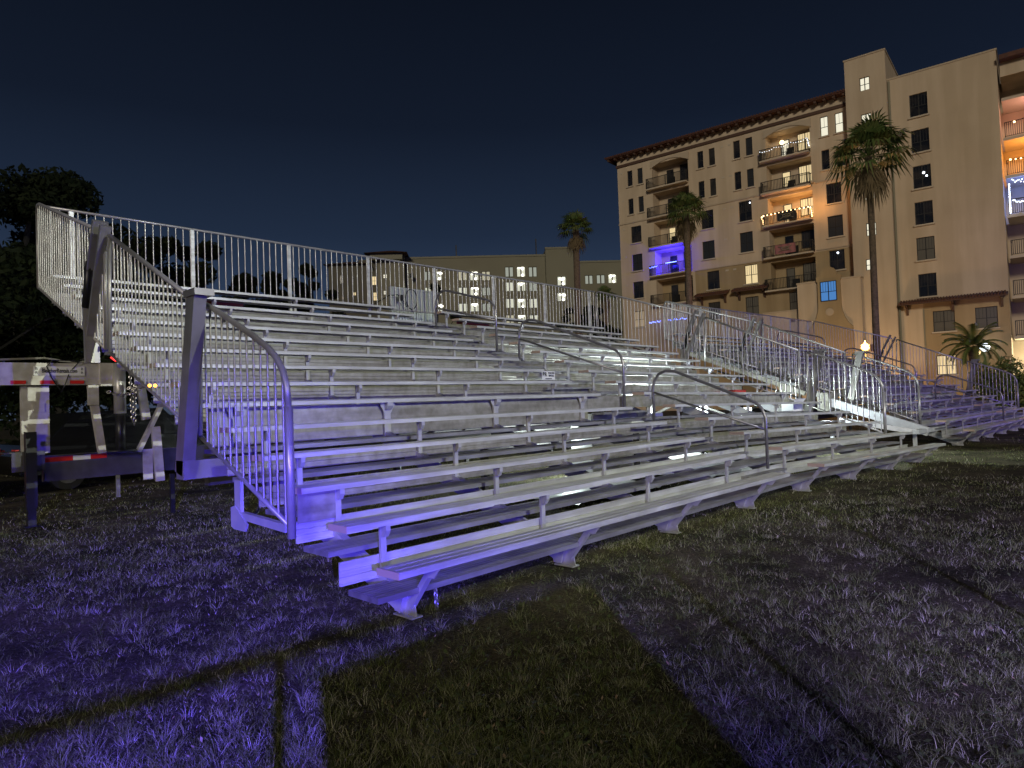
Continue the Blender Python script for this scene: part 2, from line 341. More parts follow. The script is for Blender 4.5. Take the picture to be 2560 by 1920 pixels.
m = MB(); m.beam((1.05, yt-.1, 1.98), (1.12, yt-.1, 1.45), .12, .08); m.beam((1.40, yt-.1, 1.78), (.98, yt-.15, .95), .08, .06); m.beam((1.235, yt-.16, 1.33), (1.29, yt-.16, .46), .13, .06)
m.box((1.05, yt-.15, .50), (1.19, yt-.125, .98)); m.build('brace', 'galvt', b1)
for x, y, z in ((1.27, 7.48, .6), (1.42, 10.6, .6)):
    m = MB(); m.box((x-.03, y-.03, 0), (x+.03, y+.03, z)); m.build('prop_leg', 'black' if x < 1.3 else 'galv', b1)
# chain: links swagged from the tongue head
m = MB()
def chain(p0, p1, sag, n):
    for i in range(n):
        t = (i+.5)/n; c = Vector(p0).lerp(Vector(p1), t); c.z -= sag*4*t*(1-t)
        d = (Vector(p1)-Vector(p0)).normalized(); a = Vector((0, 1, 0)) if i % 2 else Vector((0, 0, 1))
        if abs(d.z) > .8 and not i % 2: a = Vector((1, 0, 0))
        L2 = (Vector(p1)-Vector(p0)).length/n*.72
        m.tube([c+d*L2*math.cos(q)+a*L2*.6*math.sin(q) for q in np.linspace(0, 2*math.pi, 9)], .007, 5, False)
chain((.52, yt-.3, 1.90), (1.05, yt-.5, 2.02), .10, 14); chain((.83, yt-.32, 2.22), (.86, yt-.32, 1.42), 0, 18); chain((.9, yt-.32, 2.0), (.88, yt-.32, 1.38), 0, 14); chain((.8, yt-.3, 1.95), (1.1, yt-.5, 2.1), .05, 9)
m.build('chain', 'chain', b1)
m = MB(); m.tube([(x, yt-.15-.04*math.sin(q*3), z) for q, (x, z) in enumerate([(-.05, 1.93), (-.16, 2.12), (-.21, 2.28), (-.14, 2.37), (.1, 2.37), (.2, 2.36), (.08, 2.2), (0, 2.0), (-.03, 1.9)])], .009, 6)
m.tube([(x, yt-.2, z) for x, z in [(.2, 2.38), (.3, 2.41), (.5, 2.40), (.7, 2.37), (.85, 2.38), (.95, 2.3)]], .008, 6); m.build('cable', 'black', b1, True)
m = MB(); m.box((.26, yt-.05, 2.335), (.5, yt+.1, 2.375)); m.tube([(-1.3, yt, 2.34), (-.2, yt, 2.41), (.2, yt, 2.34)], .016, 6); m.build('tongue_top_fitting', 'galv', b1)
for i, x in enumerate((1.42, 1.55)):
    o = MB(); c = P(374+i*14, 964, 6.6); o.ball(tuple(c), .017); o.build('amber_marker', 'amber', b1, True)
c = P(277, 893, 8.3); m = MB(); m.tube([tuple(c), tuple(c+(P(290, 903, 8.3)-c))], .011, 6); m.build('red_marker', 'redl', b1, True)
m = MB(); m.tube([(.55, 2.9, .95), (.15, 2.3, .62), (-.10, 2.1, .60)], .012, 6); m.build('brake_hose', 'black', b1, True)
m = MB(); m.box((.0, 1.31, .64), (.335, 1.322, .87)); m.build('end_plate', 'galv', b1)
# company plate on an aisle riser
m = MB(); y = 7*RUN+.105; m.box((6.48, y-.004, 1.905), (6.84, y, 2.06)); sp = m.build('company_plate', 'sign', b1)
Fm = Matrix.Rotation(R(90), 4, 'X')
text('lettering', 'BR', .10, Matrix.Translation((6.555, y-.006, 1.998)) @ Fm, 'signblack', sp, off=.004)
text('lettering', 'BLEACHER\nRENTALS', .047, Matrix.Translation((6.735, y-.006, 2.0)) @ Fm, 'signblack', sp, off=.002, sx=.75)
m = MB(); m.box((6.57, y-.0065, 1.917), (6.75, y-.0045, 1.931)); m.build('lettering', 'signblack', sp)
# padlock chain at first leg
m = MB(); chain((.52, .02+.28, .22), (.53, .02+.28, .04), 0, 6); m.build('chain', 'chain', b1)

# trailer tongue of the far bleacher, standing in the gap
def T2(x, y, z):
    c, s = math.cos(-.05), math.sin(-.05); return (x, y, z)
m = MB(); m.beam((-.75, 7.8, 3.0), (-.75, 3.9, 1.5), .10, .13); m.box((-.95, 3.2, 1.0), (-.25, 3.5, 1.5)); m.box((-.9, 4.2, 1.5), (-.2, 4.6, 1.75)); m.build('folded_frame', 'galv', b2)
m = MB(); m.beam((-.65, 3.3, 1.25), (-.55, .9, .42), .14, .22); m.box((-1.3, .9, .40), (1.0, 1.05, .5)); m.beam((-1.2, 1.0, .45), (-1.9, 2.6, .8), .1, .12); m.build('folded_frame', 'wpaint', b2)
m = MB(); m.box((-2.2, 4.0, .95), (-.3, 4.12, 1.35)); m.build('chassis_rail', 'galv', b2)
for x, y in ((-.6, 1.2), (-1.8, 2.8)):
    m = MB(); m.box((x-.04, y-.04, .03), (x+.04, y+.04, .6)); m.build('jack_leg', 'wpaint', b2)

# ------------------------------------------------------------------ ground and grass
def ground_material():
    m = bpy.data.materials.new('turf_soil'); m.use_nodes = True; nt = m.node_tree; b = nt.nodes['Principled BSDF']; b.inputs['Roughness'].default_value = .95; b.inputs['Specular IOR Level'].default_value = .1
    tc = nt.nodes.new('ShaderNodeTexCoord')
    n1 = nt.nodes.new('ShaderNodeTexNoise'); n1.inputs['Scale'].default_value = 1.1; n1.inputs['Detail'].default_value = 8
    n2 = nt.nodes.new('ShaderNodeTexNoise'); n2.inputs['Scale'].default_value = 38; n2.inputs['Detail'].default_value = 8; n2.inputs['Roughness'].default_value = .7
    for n in (n1, n2): nt.links.new(tc.outputs['Object'], n.inputs['Vector'])
    r1 = nt.nodes.new('ShaderNodeValToRGB'); r1.color_ramp.elements[0].color = (.036, .034, .017, 1); r1.color_ramp.elements[1].color = (.13, .11, .070, 1); r1.color_ramp.elements[0].position = .35; r1.color_ramp.elements[1].position = .68
    r2 = nt.nodes.new('ShaderNodeValToRGB'); r2.color_ramp.elements[0].color = (.25, .25, .25, 1); r2.color_ramp.elements[1].color = (1.5, 1.5, 1.5, 1); r2.color_ramp.elements[0].position = .3; r2.color_ramp.elements[1].position = .7
    nt.links.new(n1.outputs['Fac'], r1.inputs['Fac']); nt.links.new(n2.outputs['Fac'], r2.inputs['Fac'])
    mx = nt.nodes.new('ShaderNodeMixRGB'); mx.blend_type = 'MULTIPLY'; mx.inputs[0].default_value = 1
    nt.links.new(r1.outputs['Color'], mx.inputs[1]); nt.links.new(r2.outputs['Color'], mx.inputs[2]); nt.links.new(mx.outputs['Color'], b.inputs['Base Color'])
    bp = nt.nodes.new('ShaderNodeBump'); bp.inputs['Strength'].default_value = .9; bp.inputs['Distance'].default_value = .03
    nt.links.new(n2.outputs['Fac'], bp.inputs['Height']); nt.links.new(bp.outputs['Normal'], b.inputs['Normal']); return m
M['soil'] = ground_material()
gx = np.concatenate([[-700, -200, -60], np.arange(-20, 50.1, 1.0), [80, 200, 700]]); gy = np.concatenate([[-700, -200, -60], np.arange(-14, 30.1, 1.0), [60, 200, 700]])
X, Y = np.meshgrid(gx, gy); near = np.exp(-((X/30)**2+(Y/25)**2))
Z = -.012+.012*np.sin(X*1.3+Y*.7)*np.cos(Y*1.1-X*.4)*near
V = np.stack([X, Y, Z], -1).reshape(-1, 3); nx, ny = len(gx), len(gy)
I = np.arange(nx*ny).reshape(ny, nx); Fq = np.stack([I[:-1, :-1], I[:-1, 1:], I[1:, 1:], I[1:, :-1]], -1).reshape(-1, 4)
g = rawmesh('ground', V, Fq, 'soil', smooth=True); g['kind'] = 'structure'; g['label'] = 'worn grass field under the bleachers'

def grass_material():
    m = bpy.data.materials.new('grass_blades'); m.use_nodes = True; nt = m.node_tree; b = nt.nodes['Principled BSDF']; b.inputs['Roughness'].default_value = .6; b.inputs['Specular IOR Level'].default_value = .2
    at = nt.nodes.new('ShaderNodeAttribute'); at.attribute_name = 'tint'; at.attribute_type = 'GEOMETRY'
    r = nt.nodes.new('ShaderNodeValToRGB'); e = r.color_ramp.elements
    e[0].position = 0; e[0].color = (.05, .078, .014, 1); e[1].position = 1; e[1].color = (.50, .46, .36, 1)
    x = e.new(.45); x.color = (.19, .21, .07, 1)
    nt.links.new(at.outputs['Fac'], r.inputs['Fac']); nt.links.new(r.outputs['Color'], b.inputs['Base Color'])
    tr = nt.nodes.new('ShaderNodeBsdfTranslucent'); nt.links.new(r.outputs['Color'], tr.inputs['Color'])
    mx = nt.nodes.new('ShaderNodeMixShader'); mx.inputs[0].default_value = .25
    nt.links.new(b.outputs[0], mx.inputs[1]); nt.links.new(tr.outputs[0], mx.inputs[2]); nt.links.new(mx.outputs[0], nt.nodes['Material Output'].inputs['Surface']); return m
M['grass'] = grass_material()
def grass(nclump, rmin, rmax, blades, hmin, hmax, wid, spread):
    u = rng.random(nclump); r = 1/(1/rmin-u*(1/rmin-1/rmax))          # denser towards the camera
    th = (np.radians(90)-YAW)+np.radians(rng.uniform(-43, 43, nclump))
    cx, cy = CAM[0]+r*np.cos(th), CAM[1]+r*np.sin(th)
    wear = np.sin(1.9*cx+.8*cy)*np.sin(1.3*cy-.6*cx+1)+.6*np.sin(4.3*cx-2.1*cy)*np.sin(3.7*cy+1.9*cx)
    keep = (wear > -.35) | (rng.random(nclump) < .6); cx, cy, r = cx[keep], cy[keep], r[keep]; nclump = len(cx)   # trodden, thinner patches
    N = nclump*blades; ci = np.repeat(np.arange(nclump), blades)
    fr = np.repeat(.75+.8*rng.random(nclump)**2, blades); sc = np.repeat(np.clip(r/5, .8, 3.0), blades)
    a = rng.uniform(0, 2*np.pi, N); d = rng.random(N)**.6*spread*np.clip(sc, 1, 2)
    lean_dir = a+rng.normal(0, .7, N); lean = rng.uniform(.3, 1.7, N)
    h = rng.uniform(hmin, hmax, N)*fr; w = wid*rng.uniform(.6, 1.4, N)*sc
    bx, by = cx[ci]+d*np.cos(a), cy[ci]+d*np.sin(a); dx, dy = np.cos(lean_dir), np.sin(lean_dir)
    px_, py_ = -dy, dx
    tw = rng.uniform(0, np.pi, N); px_, py_ = np.cos(tw), np.sin(tw)
    z0 = np.full(N, -.02)
    def pt(t, side):
        q = lean*t*t*h; return np.stack([bx+dx*q+side*px_*w*(1-t)*.5, by+dy*q+side*py_*w*(1-t)*.5, z0+h*t*(1-.25*lean*t)], -1)
    V = np.stack([pt(0, -1), pt(0, 1), pt(.45, 1), pt(.45, -1), pt(1, 0)], 1).reshape(-1, 3)
    b = np.arange(N)*5
    F = np.concatenate([np.stack([b, b+1, b+2], -1), np.stack([b, b+2, b+3], -1), np.stack([b+3, b+2, b+4], -1)])
    t = np.clip(np.repeat(rng.normal(.42, .22, nclump), blades)+rng.normal(0, .16, N), 0, 1)
    return V, F, np.repeat(t, 5)
parts = [grass(7500, 1.9, 12, 22, .02, .085, .0030, .045), grass(1200, 1.9, 11, 22, .05, .12, .0032, .035), grass(11000, 7, 45, 9, .02, .07, .0045, .10), grass(80000, 1.9, 14, 2, .008, .032, .0045, .04)]
off = 0; Vs, Fs, Ts = [], [], []
for v, f, t in parts: Vs.append(v); Fs.append(f+off); Ts.append(t); off += len(v)
go = rawmesh('grass', np.concatenate(Vs), np.concatenate(Fs), 'grass'); at = go.data.attributes.new('tint', 'FLOAT', 'POINT'); at.data.foreach_set('value', np.concatenate(Ts).astype(np.float32))
tag(go, 'short dry tufts of grass growing over the field', 'grass', kind='stuff')
# broad weed leaves
n = 2600; u = rng.random(n); r = 1/(1/2.1-u*(1/2.1-1/9.)); th = (np.radians(90)-YAW)+np.radians(rng.uniform(-40, 8, n))
cx, cy = CAM[0]+r*np.cos(th), CAM[1]+r*np.sin(th); a = rng.uniform(0, 6.28, n); s = rng.uniform(.008, .02, n); z = rng.uniform(.01, .04, n); tl = rng.uniform(-.5, .5, n)
dx, dy = np.cos(a), np.sin(a); q = lambda f, g_, h: np.stack([cx+s*(f*dx-g_*dy), cy+s*(f*dy+g_*dx), z+s*tl*h], -1)
V = np.stack([q(-1, 0, -1), q(0, -.7, 0), q(1, 0, 1), q(0, .7, .3)], 1).reshape(-1, 3); b = np.arange(n)*4
wo = rawmesh('weed_leaves', V, np.stack([b, b+1, b+2, b+3], -1), mat('weed', (.09, .12, .04), .6)); tag(wo, 'small broad weed leaves scattered in the grass', 'weeds', kind='stuff')

n = 900; u = rng.random(n); r = 1/(1/2.1-u*(1/2.1-1/14.)); th = (np.radians(90)-YAW)+np.radians(rng.uniform(-42, 42, n))
cx, cy = CAM[0]+r*np.cos(th), CAM[1]+r*np.sin(th); a = rng.uniform(0, 6.28, n); s = rng.uniform(.007, .016, n); z = rng.uniform(.012, .05, n); tl = rng.uniform(-.7, .7, n); dx, dy = np.cos(a), np.sin(a)
V = np.stack([q(-1, 0, -1), q(0, -.45, .2), q(1, 0, 1), q(0, .45, -.2)], 1).reshape(-1, 3); b = np.arange(n)*4
fo = rawmesh('fallen_leaves', V, np.stack([b, b+1, b+2, b+3], -1), mat('dead_leaf', (.20, .13, .07), .8, noise=(3, (.32, .25, .16), .4, .6))); tag(fo, 'brown fallen leaves littered over the grass', 'leaves', kind='stuff')

# ------------------------------------------------------------------ main building
ANG = R(-84.8); BD = Vector((math.cos(ANG), math.sin(ANG), 0)); P0 = Vector((58.4, 38.2, 0)); FL = [None, 5.0, 8.0, 11.05, 14.1, 17.1, 20.17, 23.2]
# local building frame: x along the facade (to the photo's right), y into the building, z up
BI = Vector((-BD.y, BD.x, 0))
BM = empty('apartment_building', tuple(P0), ANG); tag(BM, 'cream stucco apartment block with a stair tower, tiled awnings and iron balconies', 'building')
def wall_holes(m, u0, u1, z0, z1, holes, y=0.0, depth=.18):
    us = sorted({u0, u1, *[h[0] for h in holes], *[h[1] for h in holes]}); zs = sorted({z0, z1, *[h[2] for h in holes], *[h[3] for h in holes]})
    for i in range(len(us)-1):
        for j in range(len(zs)-1):
            cu, cz = (us[i]+us[i+1])/2, (zs[j]+zs[j+1])/2
            if cu < u0 or cu > u1 or cz < z0 or cz > z1 or any(h[0] < cu < h[1] and h[2] < cz < h[3] for h in holes): continue
            m.add([(us[i], y, zs[j]), (us[i+1], y, zs[j]), (us[i+1], y, zs[j+1]), (us[i], y, zs[j+1])], [(0, 1, 2, 3)])
    for h in holes:
        a, b, c, d = h[:4]; dp = h[4] if len(h) > 4 else depth
        m.add([(a, y, c), (a, y+dp, c), (a, y+dp, d), (a, y, d)], [(0, 1, 2, 3)]); m.add([(b, y, c), (b, y, d), (b, y+dp, d), (b, y+dp, c)], [(0, 1, 2, 3)])
        m.add([(a, y, d), (a, y+dp, d), (b, y+dp, d), (b, y, d)], [(0, 1, 2, 3)]); m.add([(a, y, c), (b, y, c), (b, y+dp, c), (a, y+dp, c)], [(0, 1, 2, 3)])
def window(parent, a, b, c, d, y, pane='glass', cols=2, muntin=True, nm='window', sill=True):
    m = MB(); t = .055; yf = y
    m.box((a, yf, c), (a+t, yf+.07, d)); m.box((b-t, yf, c), (b, yf+.07, d)); m.box((a+t, yf, d-t), (b-t, yf+.07, d)); m.box((a+t, yf, c), (b-t, yf+.07, c+t))
    zm = c+(d-c)*.47; m.box((a+t, yf+.01, zm-.025), (b-t, yf+.06, zm+.025))
    for k in range(1, cols): x = a+(b-a)*k/cols; m.box((x-.035, yf+.005, c+t), (x+.035, yf+.065, zm-.025)); m.box((x-.035, yf+.005, zm+.025), (x+.035, yf+.065, d-t))
    if muntin:
        for k in range(cols):
            w = (b-a)/cols
            for q in (1/3, 2/3):
                if cols == 1 and q > .5: continue
                x = a+w*k+w*(q if cols > 1 else .5); m.box((x-.012, yf+.02, zm+.025), (x+.012, yf+.04, d-t))
    f = m.build(nm, 'frame', parent)
    g = MB(); g.box((a+t, yf+.03, c+t), (b-t, yf+.045, d-t)); g.build('pane', pane, f)
    if sill: s = MB(); s.box((a-.12, y-.26, c-.12), (b+.12, y-.01, c-.003)); s.build('sill', 'sill', f)
    return f
holes = []; wins = []
def W(a, b, c, d, pane='glass', cols=2): holes.append((a, b, c, d)); wins.append((a, b, c, d, pane, cols))
for z, p in ((24.1, 0), (21.08, 0)):
    for a in (1.72, 2.93): W(a, a+.6, z, z+1.68, 'glass', 1)
    for a in (9.61, 10.8): W(a, a+.61, z+.03, z+1.74, 'glass', 1)
    for a in (13.26, 14.46): W(a, a+.64, z+.08, z+1.82, 'glass', 1)
    for a in (21.14, 22.37): W(a, a+.66, z+.12, z+1.9, 'litw' if z > 23 else 'glass', 1)
for z in (17.95, 14.95, 12.02): W(1.92, 3.12, z, z+1.77)
W(1.86, 3.05, 8.95, 10.67, 'cream')
W(9.75, 11.0, 17.98, 19.8); W(9.75, 11.0, 14.97, 16.75); W(10.12, 11.35, 11.9, 13.7); W(10.11, 11.32, 8.9, 10.62)
W(13.54, 14.77, 18.0, 19.95); W(13.52, 14.76, 15.02, 16.95); W(13.83, 15.06, 11.95, 13.78, 'lit'); W(13.81, 15.04, 8.95, 10.7, 'dim')
W(21.4, 22.63, 18.08, 19.9); W(21.4, 22.64, 15.1, 16.97); W(21.4, 22.64, 12.15, 13.9)
W(17.83, 19.1, 8.95, 10.66, 'dim')
recs = []
for fl in (7, 6, 5, 4, 3):
    z = FL[fl]-.05
    for (a, b) in ((4.62, 8.6), (16.3, 20.25)):
        recs.append((a, b, z, z+2.62, fl)); holes.append((a, b, z, z+2.62, 1.5))
m = MB(); wall_holes(m, .55, 23.5, 14.0, 27.3, [h for h in holes if h[2] > 13.9 or h[3] > 14.0 and h[2] > 13.5]); wu = m
lowh = [h for h in holes if not (h[2] > 13.9)]
m.add([(.55, 0, 0), (.55, 12, 0), (.55, 12, 27.3), (.55, 0, 27.3)], [(0, 1, 2, 3)])
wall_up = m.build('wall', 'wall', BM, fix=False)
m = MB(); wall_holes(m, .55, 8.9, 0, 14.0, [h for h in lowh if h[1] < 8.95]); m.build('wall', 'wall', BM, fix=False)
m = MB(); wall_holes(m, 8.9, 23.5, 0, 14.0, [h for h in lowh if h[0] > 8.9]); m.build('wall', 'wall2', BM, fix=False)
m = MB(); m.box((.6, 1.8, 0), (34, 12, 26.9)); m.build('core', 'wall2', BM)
M['glass2'] = mat('curtained_glass', (.05, .045, .038), .35, 0, .5, noise=(1.1, (.02, .018, .016), .4, .6)); M['glass3'] = mat('blind_glass', (.028, .03, .034), .3, 0, .5)
for i, w in enumerate(wins): window(BM, w[0], w[1], w[2], w[3], .12, (['glass', 'glass2', 'glass', 'glass3'][(i*7) % 4] if w[4] == 'glass' else w[4]), w[5])
lit = {(7, 1): ('litw', 'lit'), (6, 1): ('lit', 'lit'), (5, 1): ('lit', 'lit'), (5, 0): ('lit', 'glass'), (3, 1): ('dim', 'dim')}
def railing(parent, a, b, y0, y1, z, h=1.05, nm='railing', stp=.13):
    m = MB(); m.box((a, y0, z+h-.05), (b, y0+.05, z+h)); m.box((a, y0, z+.08), (b, y0+.04, z+.12))
    for x in (a, b-.05): m.box((x, y0, z), (x+.05, y0+.05, z+h-.05)); m.box((x, y0+.05, z+h-.05), (x+.05, y1, z+h)); m.box((x, y0+.05, z+.08), (x+.04, y1, z+.12))
    m.box(((a+b)/2-.025, y0, z), ((a+b)/2+.025, y0+.05, z+h-.05))
    x = a+stp
    while x < b-.06: m.box((x-.02, y0+.006, z+.12), (x+.02, y0+.036, z+h-.05)); x += stp
    for xx in (a+.012, b-.03):
        y = y0+stp
        while y < y1: m.box((xx, y-.009, z+.12), (xx+.018, y+.009, z+h-.05)); y += stp
    return m.build(nm, 'rail', parent)
for (a, b, z0, z1, fl) in recs:
    s = 0 if a < 10 else 1; pn = lit.get((fl, s), ('glass', 'glass'))
    if (fl, s) == (4, 0): pn = ('glass', 'dim')
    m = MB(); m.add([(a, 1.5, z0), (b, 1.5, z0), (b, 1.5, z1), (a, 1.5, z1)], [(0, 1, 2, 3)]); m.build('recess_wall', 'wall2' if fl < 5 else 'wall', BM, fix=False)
    m = MB(); m.box((a-.42, -.72, z0-.15), (b-.02, -.002, z0-.02)); bal = m.build('balcony', 'sill', BM)
    railing(bal, a-.40, b-.04, -.70, -.02, z0-.02)
    window(BM, a+1.0, a+1.75, z0+.02, z0+2.12, 1.40, pn[0], 1, False, 'balcony_door', False)
    window(BM, a+2.5, a+3.85, z0+.75, z0+2.35, 1.40, pn[1], 2, True, 'window', False)
    # furniture silhouettes stay inside the balcony part
    m = MB(); m.box((a+1.9, -.3, z0), (a+2.5, .1, z0+.45)); m.box((a+1.9, .05, z0+.45), (a+2.5, .1, z0+.85)); m.build('balcony_seat', 'frame', bal)
# arches over the two top balconies
for a, b in ((4.62, 8.6), (16.3, 20.25)):
    m = MB(); zt = FL[7]+2.57; n = 14
    out = [(a-.15, zt+.35)]+[(a-.15+(b-a+.3)*t/n, zt-.42+.62*math.sin(math.pi*t/n)) for t in range(n+1)]+[(b+.15, zt+.35)]
    m.poly(out, 1, -.10, -.004); m.build('arch_moulding', 'trimc', BM)
    m = MB(); m.box((a-.55, -.20, 20.25), (b+.2, -.004, 20.42)); m.build('moulding', 'trimc', BM)
for args in ((.5, 8.9, 20.12, 20.26), (8.9, 15.75, 20.14, 20.28), (20.45, 23.5, 20.14, 20.28), (8.9, 15.8, 13.93, 14.05), (20.4, 23.5, 14.1, 14.2)):
    m = MB(); m.box((args[0], -.09, args[2]), (args[1], -.003, args[3])); m.build('moulding', 'trimc', BM)
# cornice with brackets and roof
m = MB(); m.box((.45, -.14, 26.35), (23.5, -.003, 26.62)); m.build('frieze', 'trim', BM)
m = MB(); m.box((-.35, -.9, 27.32), (23.5, 11, 27.40)); m.box((-.42, -.97, 27.40), (23.5, 11, 27.48)); rf = m.build('roof', 'tile', BM)
m = MB(); x = -.2
while x < 23.3: m.box((x, -.78, 27.10), (x+.20, -.004 if x > .5 else 1, 27.316)); x += .78
m.build('cornice_brackets', 'trim', BM)
m = MB(); x = -.38
while x < 23.4: m.tube([(x, -1.0, 27.49), (x, 2.6, 28.0)], .07, 6); x += .24
m.build('roof_tiles', 'tile', rf)
# small vents
m = MB()
for fl in (7, 6, 5, 4, 3):
    for u in (.95, 12.0, 12.75): m.box((u, -.03, FL[fl]+2.42), (u+.3, -.003, FL[fl]+2.58))
m.build('wall_vents', 'sill', BM)
# awnings with tile tops
def awning(a, b, z, dep=.9, nb=2, y=0.0):
    m = MB(); m.poly([(y-.004, z+.38), (y-dep, z+.06), (y-dep, z-.04), (y-.004, z+.22)], 0, a, b); o = m.build('awning', 'trim', BM)
    m = MB(); x = a+.1
    while x < b: m.tube([(x, y-.02, z+.42), (x, y-dep-.05, z+.10)], .075, 6); x += .2
    m.build('awning_tiles', 'tile', o)
    for k in range(nb):
        m = MB(); x = a+.45+(b-a-.95)*k/(nb-1); m.poly([(y-.004, z+.15), (y-dep*.85, z-.0), (y-dep*.85, z-.12), (y-.3, z-.28), (y-.12, z-.75), (y-.004, z-.80)], 0, x, x+.16); m.build('awning_bracket', 'trim', o)
awning(9.0, 12.3, 11.2); awning(12.75, 16.1, 11.25); awning(26.75, 34.05, 8.3, 1.0, 3, y=-.3)
awning(.6, 4.2, 6.4)
# stair tower
TY = -.9
m = MB(); th = [(24.63, 25.4, 26.93, 28.07), (24.62, 25.39, 23.75, 24.93), (24.6, 25.37, 17.6, 18.8), (24.6, 25.37, 14.5, 15.6), (24.45, 25.2, 11.6, 12.55)]
wall_holes(m, 23.5, 26.62, 0, 29.85, th, TY); m.add([(26.62, TY, 0), (26.62, 8, 0), (26.62, 8, 29.85), (26.62, TY, 29.85)], [(0, 1, 2, 3)]); m.add([(23.5, TY, 0), (23.5, 8, 0), (23.5, 8, 29.85), (23.5, TY, 29.85)], [(0, 1, 2, 3)]); m.add([(23.5, TY, 29.85), (26.62, TY, 29.85), (26.62, 8, 29.85), (23.5, 8, 29.85)], [(0, 1, 2, 3)])
m.build('stair_tower', 'wall', BM, fix=False)
m = MB(); m.box((23.44, TY-.06, 29.853), (26.68, 8.05, 29.98)); m.build('coping', 'trimc', BM)
for i, h in enumerate(th): window(BM, *h, TY+.1, 'litw', 2, False, 'window', False)
# right wing
WY = -.3
ch = [(28.15, 29.42, z, z+1.88) for z in (23.8, 20.82, 17.85, 14.85, 11.92, 8.92)]+[(29.04, 30.53, 5.97, 7.65), (31.88, 33.32, 5.99, 7.62), (29.14, 30.5, 2.47, 4.04)]
m = MB(); wall_holes(m, 26.62, 34.08, 8.5, 27.42, [h for h in ch if h[2] > 8.5], WY); m.add([(34.08, WY, 0), (34.08, 9, 0), (34.08, 9, 27.42), (34.08, WY, 27.42)], [(0, 1, 2, 3)]); m.add([(26.62, WY, 27.42), (34.08, WY, 27.42), (34.08, 9, 27.42), (26.62, 9, 27.42)], [(0, 1, 2, 3)]); m.build('wall', 'wall', BM, fix=False)
m = MB(); wall_holes(m, 28.4, 34.08, 0, 8.5, [h for h in ch if h[2] < 8.5], WY); m.build('wall', 'wall2', BM, fix=False)
m = MB(); wall_holes(m, 26.62, 28.4, 0, 8.5, [], WY); m.build('wall', 'wall', BM, fix=False)
m = MB(); m.box((26.62, WY-.05, 27.423), (34.14, 9, 27.56)); m.build('coping', 'trimc', BM)
m = MB(); m.box((28.36, WY-.05, 0), (28.46, WY-.003, 7.9)); m.tube([(26.72, WY-.1, 0), (26.72, WY-.1, 27.3)], .09, 8); m.build('downpipe', 'gtrim', BM)
for i, h in enumerate(ch): window(BM, *h, WY+.1, {4: 'dim', 6: 'dim', 7: 'dim', 8: 'lit'}.get(i, 'glass'))
m = MB(); m.ball((28.9, WY+.07, 19.1), .10); m.ball((29.1, WY+.07, 18.8), .08); m.ball((22.1, .06, 13.65), .09); m.ball((14.6, .06, 19.7), .07); m.build('room_lamps', 'bulbw', BM)
m = MB(); m.ball((17.55, .9, 24.95), .20); m.build('balcony_lamp', 'bulb', BM, True)
# mission gable in front of the tower foot, with parapet shoulders
GY = -2.0
curve = [(19.95, 0), (19.95, 6.9), (20.3, 7.25), (20.62, 7.8), (20.82, 8.5), (20.85, 10.9), (20.75, 11.0), (20.75, 11.35), (21.05, 11.42), (21.12, 11.7), (21.3, 11.98), (21.55, 12.12), (21.74, 12.17), (21.95, 12.12), (22.2, 11.98), (22.38, 11.7), (22.45, 11.42), (22.75, 11.35), (22.75, 11.0), (22.65, 10.9), (22.68, 8.5), (22.88, 7.8), (23.15, 7.25), (23.5, 6.9), (23.5, 0)]
m = MB(); m.poly(curve, 1, GY-.25, GY); gb = m.build('gable_wall', 'wall2', BM)
m = MB(); m.poly([(21.74+.33*math.cos(t), 8.25+.33*math.sin(t)) for t in np.linspace(0, 2*math.pi, 17)[:-1]], 1, GY-.29, GY-.252); m.poly([(21.74+.24*math.cos(t), 8.25+.24*math.sin(t)) for t in np.linspace(0, 2*math.pi, 17)[:-1]], 1, GY-.30, GY-.292); m.build('round_ornament', 'trimc', gb)
window(gb, 21.08, 22.38, 9.2, 10.9, GY-.33, 'litb', 2, True, 'window', False)
m = MB(); m.box((19.1, GY+.004, 0), (24.2, -.004, 10.95)); m.box((15.9, GY+.5, 0), (19.1, -.004, 8.75)); m.build('wall', 'wall', BM)
for q in (((19.05, GY-.04, 10.953), (20.84, -.004, 11.1)), ((22.66, GY-.04, 10.953), (24.25, -.004, 11.1)), ((15.85, GY+.45, 8.753), (19.05, -.004, 8.86))):
    m = MB(); m.box(*q); m.build('coping', 'trimc', BM)
m = MB(); m.box((18.3, GY+.45, 7.75), (18.7, GY+.497, 8.05)); m.box((24.5, TY-.05, 4.7), (24.95, TY-.003, 5.3)); m.build('wall_vent', 'trim', BM)
# floodlit loggias of the right end
DY = 1.1; u0 = 34.25; u1 = 40
m = MB(); m.add([(u0-.17, DY+2.2, 0), (u1, DY+2.2, 0), (u1, DY+2.2, 26), (u0-.17, DY+2.2, 26)], [(0, 1, 2, 3)]); m.build('recess_wall', 'wall', BM, fix=False)
for fl, z in enumerate((5.15, 8.25, 11.35, 14.5, 17.55, 20.5, 23.6)):
    m = MB(); m.box((u0, WY+.2, z-.18), (u1, DY+2.19, z+.04)); s = m.build('balcony', 'sill', BM)
    if fl < 6: railing(s, u0+.1, u1-.1, WY+.25, DY, z+.04, 1.2)
    window(BM, u0+1.6, u0+2.9, z+.1, z+2.2, DY+2.1, ['glass', 'dim', 'litw', 'litw', 'glass', 'lit', 'glass'][fl], 2, True, 'balcony_door', False)
m = MB(); m.box((u0, WY+.2, 25.3), (u1, DY+3, 26.4)); m.build('wall', 'wall', BM); m = MB(); m.box((u0, WY-.6, 26.4), (u1, DY+3, 26.75)); m.build('roof', 'tile', BM)
def world_b(u, y, z): p = P0+BD*u+BI*y; return (p.x, p.y, z)
